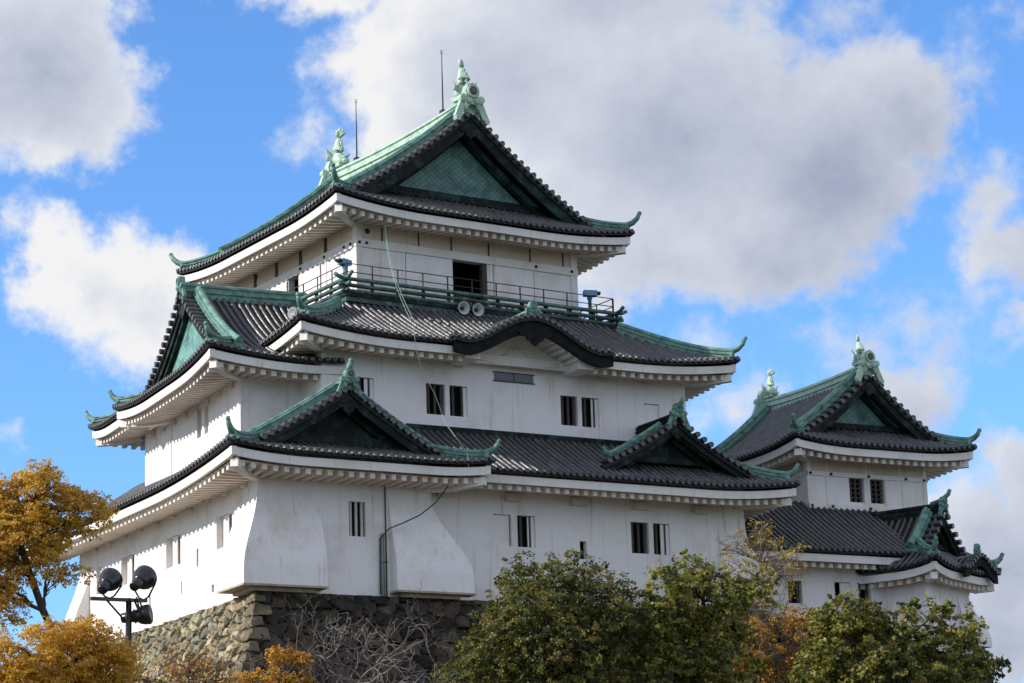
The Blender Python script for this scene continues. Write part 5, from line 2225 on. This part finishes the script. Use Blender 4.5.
GREENS = ['leaf_olive', 'leaf_green', 'leaf_dark', 'leaf_brown']
leafy_tree('evergreen_tree', 'dense dark green evergreen tree standing before the front wall of the main keep', (5.2, -12, ground_z(5, -12)), (5.2, -12, 11.4),
           [(5.0, 11.1, 1.75), (3.5, 10.6, 1.5), (6.7, 11.1, 1.6), (2.6, 9.6, 1.2), (4.6, 9.4, 2.4), (6.6, 9.4, 1.8), (2.3, 8.6, 1.3), (7.6, 8.9, 1.0), (4.2, 12.35, .75), (6.1, 12.45, .95), (7.2, 11.4, .7), (5.2, 12.3, .6), (5, 7.6, 2.6), (7.0, 7.6, 1.5)],
           -12, .10, 4600, GREENS, [3, 4, 5, 1], random.Random(11), .2, depth=2.4, gap=-.30, sl=.36, per=26, rag=.55, limbs=10, freq=1.0, ls=.8)
leafy_tree('evergreen_tree', 'loose bright green evergreen tree with gaps, right of the dense dark one', (10.4, -13, ground_z(10, -13)), (10.7, -13, 12.2),
           [(10.4, 12.5, .85), (8.9, 11.7, 1.0), (8.6, 10.9, .85), (9.3, 10.0, 1.25), (11.1, 11.7, 1.2), (12.2, 11.95, .9), (10.6, 10.2, 1.4), (11.9, 10.3, .95), (8.6, 9.3, .8), (11.1, 8.9, 1.4), (9.8, 8.2, 1.4)],
           -13, .145, 1250, ['leaf_lime', 'leaf_green', 'leaf_olive', 'leaf_dark'], [5, 3, 4, 1], random.Random(12), .12, depth=1.5, gap=-.02, sl=.44, per=26, rag=.75, limbs=18, freq=.85, ls=.8)
leafy_tree('evergreen_tree', 'wide leafy tree with drooping clumps in front of the low gallery at right', (22.5, -8, ground_z(22, -8)), (23.0, -8, 11.6),
           [(20.0, 12.8, .85), (20.7, 12.2, 1.1), (22.1, 12.1, 1.0), (24.2, 12.2, .85), (25.5, 11.9, 1.0), (26.5, 11.2, .85), (22.9, 11.0, 1.5), (20.5, 10.8, 1.5), (18.9, 9.9, .95), (24.3, 10.6, 1.35), (26.8, 10.3, .7), (21.4, 9.8, 1.7), (25.9, 9.9, .95), (23.5, 9.2, 1.5), (20, 9, 1.6)],
           -8, .16, 1300, ['leaf_lime', 'leaf_green', 'leaf_olive', 'leaf_dark'], [4, 4, 4, 2], random.Random(13), .13, depth=1.6, gap=.02, sl=.46, per=26, rag=.8, limbs=20, freq=.8, ls=.8)
leafy_tree('autumn_tree', 'tall golden autumn tree at the left edge with a leaning dark trunk', (-21.9, -42, ground_z(-21.9, -42)), (-23.2, -42, 7.7),
           [(-22.8, 8.25, .55), (-23.3, 8.15, .6), (-22.35, 7.98, .54), (-21.85, 8.06, .40), (-22.05, 7.75, .34), (-23.1, 7.5, .62), (-22.6, 7.6, .42), (-23.6, 7.4, .6), (-24.0, 8.0, .7), (-24.2, 7.0, .7), (-23.5, 6.7, .55), (-22.25, 7.5, .3), (-22.35, 6.9, .26), (-22.05, 6.85, .24), (-22.7, 8.65, .25), (-23.4, 6.25, .5), (-23.0, 6.9, .4), (-23.0, 8.6, .3)],
           -42, .044, 4200, ['leaf_amber', 'leaf_gold', 'leaf_mustard', 'leaf_rust', 'leaf_yellow'], [3, 4, 4, 1, 3], random.Random(14), .10, depth=.8, gap=-.04, sl=.20, per=20, freq=2.0, rag=.6, limbs=16, flat=.75)
leafy_tree('autumn_tree', 'low spreading golden autumn tree in the lower left corner under the floodlights', (-22.9, -44, ground_z(-22.9, -44)), (-22.8, -44, 5.1),
           [(-23.3, 5.45, .48), (-22.75, 5.5, .48), (-22.25, 5.3, .42), (-23.75, 5.1, .52), (-22.9, 5.0, .6), (-22.1, 5.0, .42), (-23.4, 4.7, .6), (-22.4, 4.7, .55), (-24.2, 5.1, .55), (-21.95, 5.25, .28), (-22.9, 4.4, .6), (-23.9, 4.5, .6)],
           -44, .042, 3400, ['leaf_gold', 'leaf_amber', 'leaf_yellow', 'leaf_mustard'], [5, 3, 4, 1], random.Random(15), .06, depth=.7, gap=-.08, sl=.19, per=20, freq=2.0, rag=.55, limbs=12, flat=.7)
leafy_tree('autumn_shrub', 'small orange leaved shrub among bare branches below the left bay', (-1.7, -6, ground_z(-1.7, -6)), (-1.7, -6, 9.6),
           [(-1.48, 10.2, .45), (-2.04, 10.1, .42), (-1.05, 10.05, .34), (-2.42, 9.35, .6), (-1.3, 9.4, .5), (-3.33, 9.2, .5)],
           -6, .085, 330, ['leaf_amber', 'leaf_gold', 'leaf_rust'], [4, 3, 2], random.Random(16), .05, depth=.6, gap=-.1, sl=.28, per=15, freq=1.8, limbs=10, flat=.6, cat='shrub')
leafy_tree('autumn_shrub', 'rusty brown shrub against the sunlit stone foundation at left', (-5.6, -7, ground_z(-5.6, -7)), (-5.6, -7, 9.2),
           [(-6.23, 9.7, .6), (-5.36, 9.8, .55), (-4.65, 9.53, .6), (-6.58, 9.15, .6), (-5.53, 9.24, .7), (-7.4, 9.2, .6), (-4.2, 9.0, .6), (-8.2, 9.0, .5)],
           -7, .08, 420, ['leaf_rust', 'leaf_amber', 'leaf_brown'], [4, 1, 3], random.Random(17), .05, depth=.8, gap=.0, sl=.3, per=9, freq=1.6, limbs=18, cat='shrub')
leafy_tree('autumn_tree', 'thin nearly bare young tree with scattered yellow leaves by the right end of the keep', (19.6, -3, ground_z(19.6, -3)), (20.3, -3, 14.8),
           [(19.5, 15.5, .75), (20.6, 15.75, .8), (19.0, 14.8, .7), (21.5, 15.3, .7), (20.4, 14.5, 1.0), (19.6, 13.3, 1.0), (21.8, 14.3, .7), (20.2, 12.3, 1.1), (21.3, 13.2, .8)],
           -3, .085, 420, ['leaf_mustard', 'leaf_yellow', 'leaf_gold'], [4, 2, 3], random.Random(18), .09, bark='pale_bark', depth=1.0, gap=-.15, sl=.45, per=11, rag=.6, limbs=44)
leafy_tree('autumn_shrub', 'orange brown shrub between the two leafy trees at right', (19.4, -5, ground_z(19.4, -5)), (19.4, -5, 10.6),
           [(19.04, 11.07, .85), (20.48, 11.5, .8), (18.07, 10.21, .8), (19.93, 10.33, .95), (18.6, 11.8, .7), (17.3, 10.9, .7), (16.6, 10.2, .7), (20.3, 12.3, .6), (19.2, 12.4, .5)],
           -5, .09, 800, ['leaf_rust', 'leaf_amber', 'leaf_gold', 'leaf_brown'], [3, 3, 2, 3], random.Random(19), .06, bark='pale_bark', depth=.9, gap=-.05, sl=.36, per=13, limbs=16, cat='shrub')


def bare_tree(name, label, base, stems, rng, bark, r0, depth=5, L0=1.6, cat='tree', spread=.95, upw=.22):
    root = thing(name, base, label, cat)
    mb = MB()
    cnt = [0]

    def grow(p, d, L, r, k):
        cnt[0] += 1
        n = 5
        pts = [p]
        q, e = p.copy(), d.copy()
        for i in range(n):
            e = (e+Vector((rng.gauss(0, .24), rng.gauss(0, .2), rng.gauss(.0, .2)))).normalized()
            q = q+e*L/n
            pts.append(q.copy())
        mb.tube(pts, r, 5, r1=max(.006, r*.62))
        if k <= 0:
            return
        for j in range(rng.choice((2, 2, 3)) if k > 1 else 2):
            s_ = pts[rng.randint(2, n)]
            f_ = (e+Vector((rng.gauss(0, spread), rng.gauss(0, spread*.7), rng.gauss(upw, spread*.7)))).normalized()
            grow(s_, f_, L*rng.uniform(.55, .85), max(.007, r*.58), k-1)
    for (dx, dy, dz, L) in stems:
        grow(Vector(base)+Vector((rng.uniform(-.1, .1), 0, 0)), Vector((dx, dy, dz)).normalized(), L, r0, depth)
    mb.build('branches', bark, root)
    return root


for (x, y_, z, sd_, bk, lab, st) in (
        (-.6, -5.0, 7.6, 21, 'twig_bark', 'bare grey branched tree before the shaded stone foundation, nearest the orange shrub', ((-.5, 0, 1, 1.9), (.1, .1, 1, 2.1), (.6, 0, .9, 1.9), (-.9, .1, .8, 1.6))),
        (2.0, -5.2, 7.6, 24, 'pale_bark', 'bare pale branched tree before the shaded stone foundation, middle one of the bare trees', ((-.6, 0, 1, 2.1), (0, .1, 1, 2.2), (.5, 0, 1, 2.0), (-1, .1, .7, 1.8), (1, 0, .8, 1.7))),
        (4.2, -5.0, 7.6, 22, 'twig_bark', 'bare branched tree before the shaded stone foundation, beside the dense evergreen', ((.2, 0, 1, 2.2), (.6, 0, .9, 2.0), (-.5, .1, 1, 2.1), (-1, 0, .7, 1.9))),
        (.8, -4.4, 7.9, 25, 'red_twig', 'bush of dark reddish bare twigs close against the stone foundation', ((-.8, 0, .8, 1.6), (-.2, .1, 1, 1.8), (.5, 0, 1, 1.8), (.9, 0, .8, 1.6), (-1.2, 0, .6, 1.5), (1.3, 0, .6, 1.5)))):
    bare_tree('bare_tree', lab, (x, y_, z), st, random.Random(sd_), bk, .047 if bk != 'red_twig' else .026, 5)
bare_tree('bare_tree', 'bare twiggy tree at the right edge of the photo against the cloud', (31.2, -8, 8.2), ((-.25, 0, 1, 1.9), (.2, 0, 1, 2.2), (.6, 0, .8, 1.8)), random.Random(23), 'pale_bark', .05, 4)
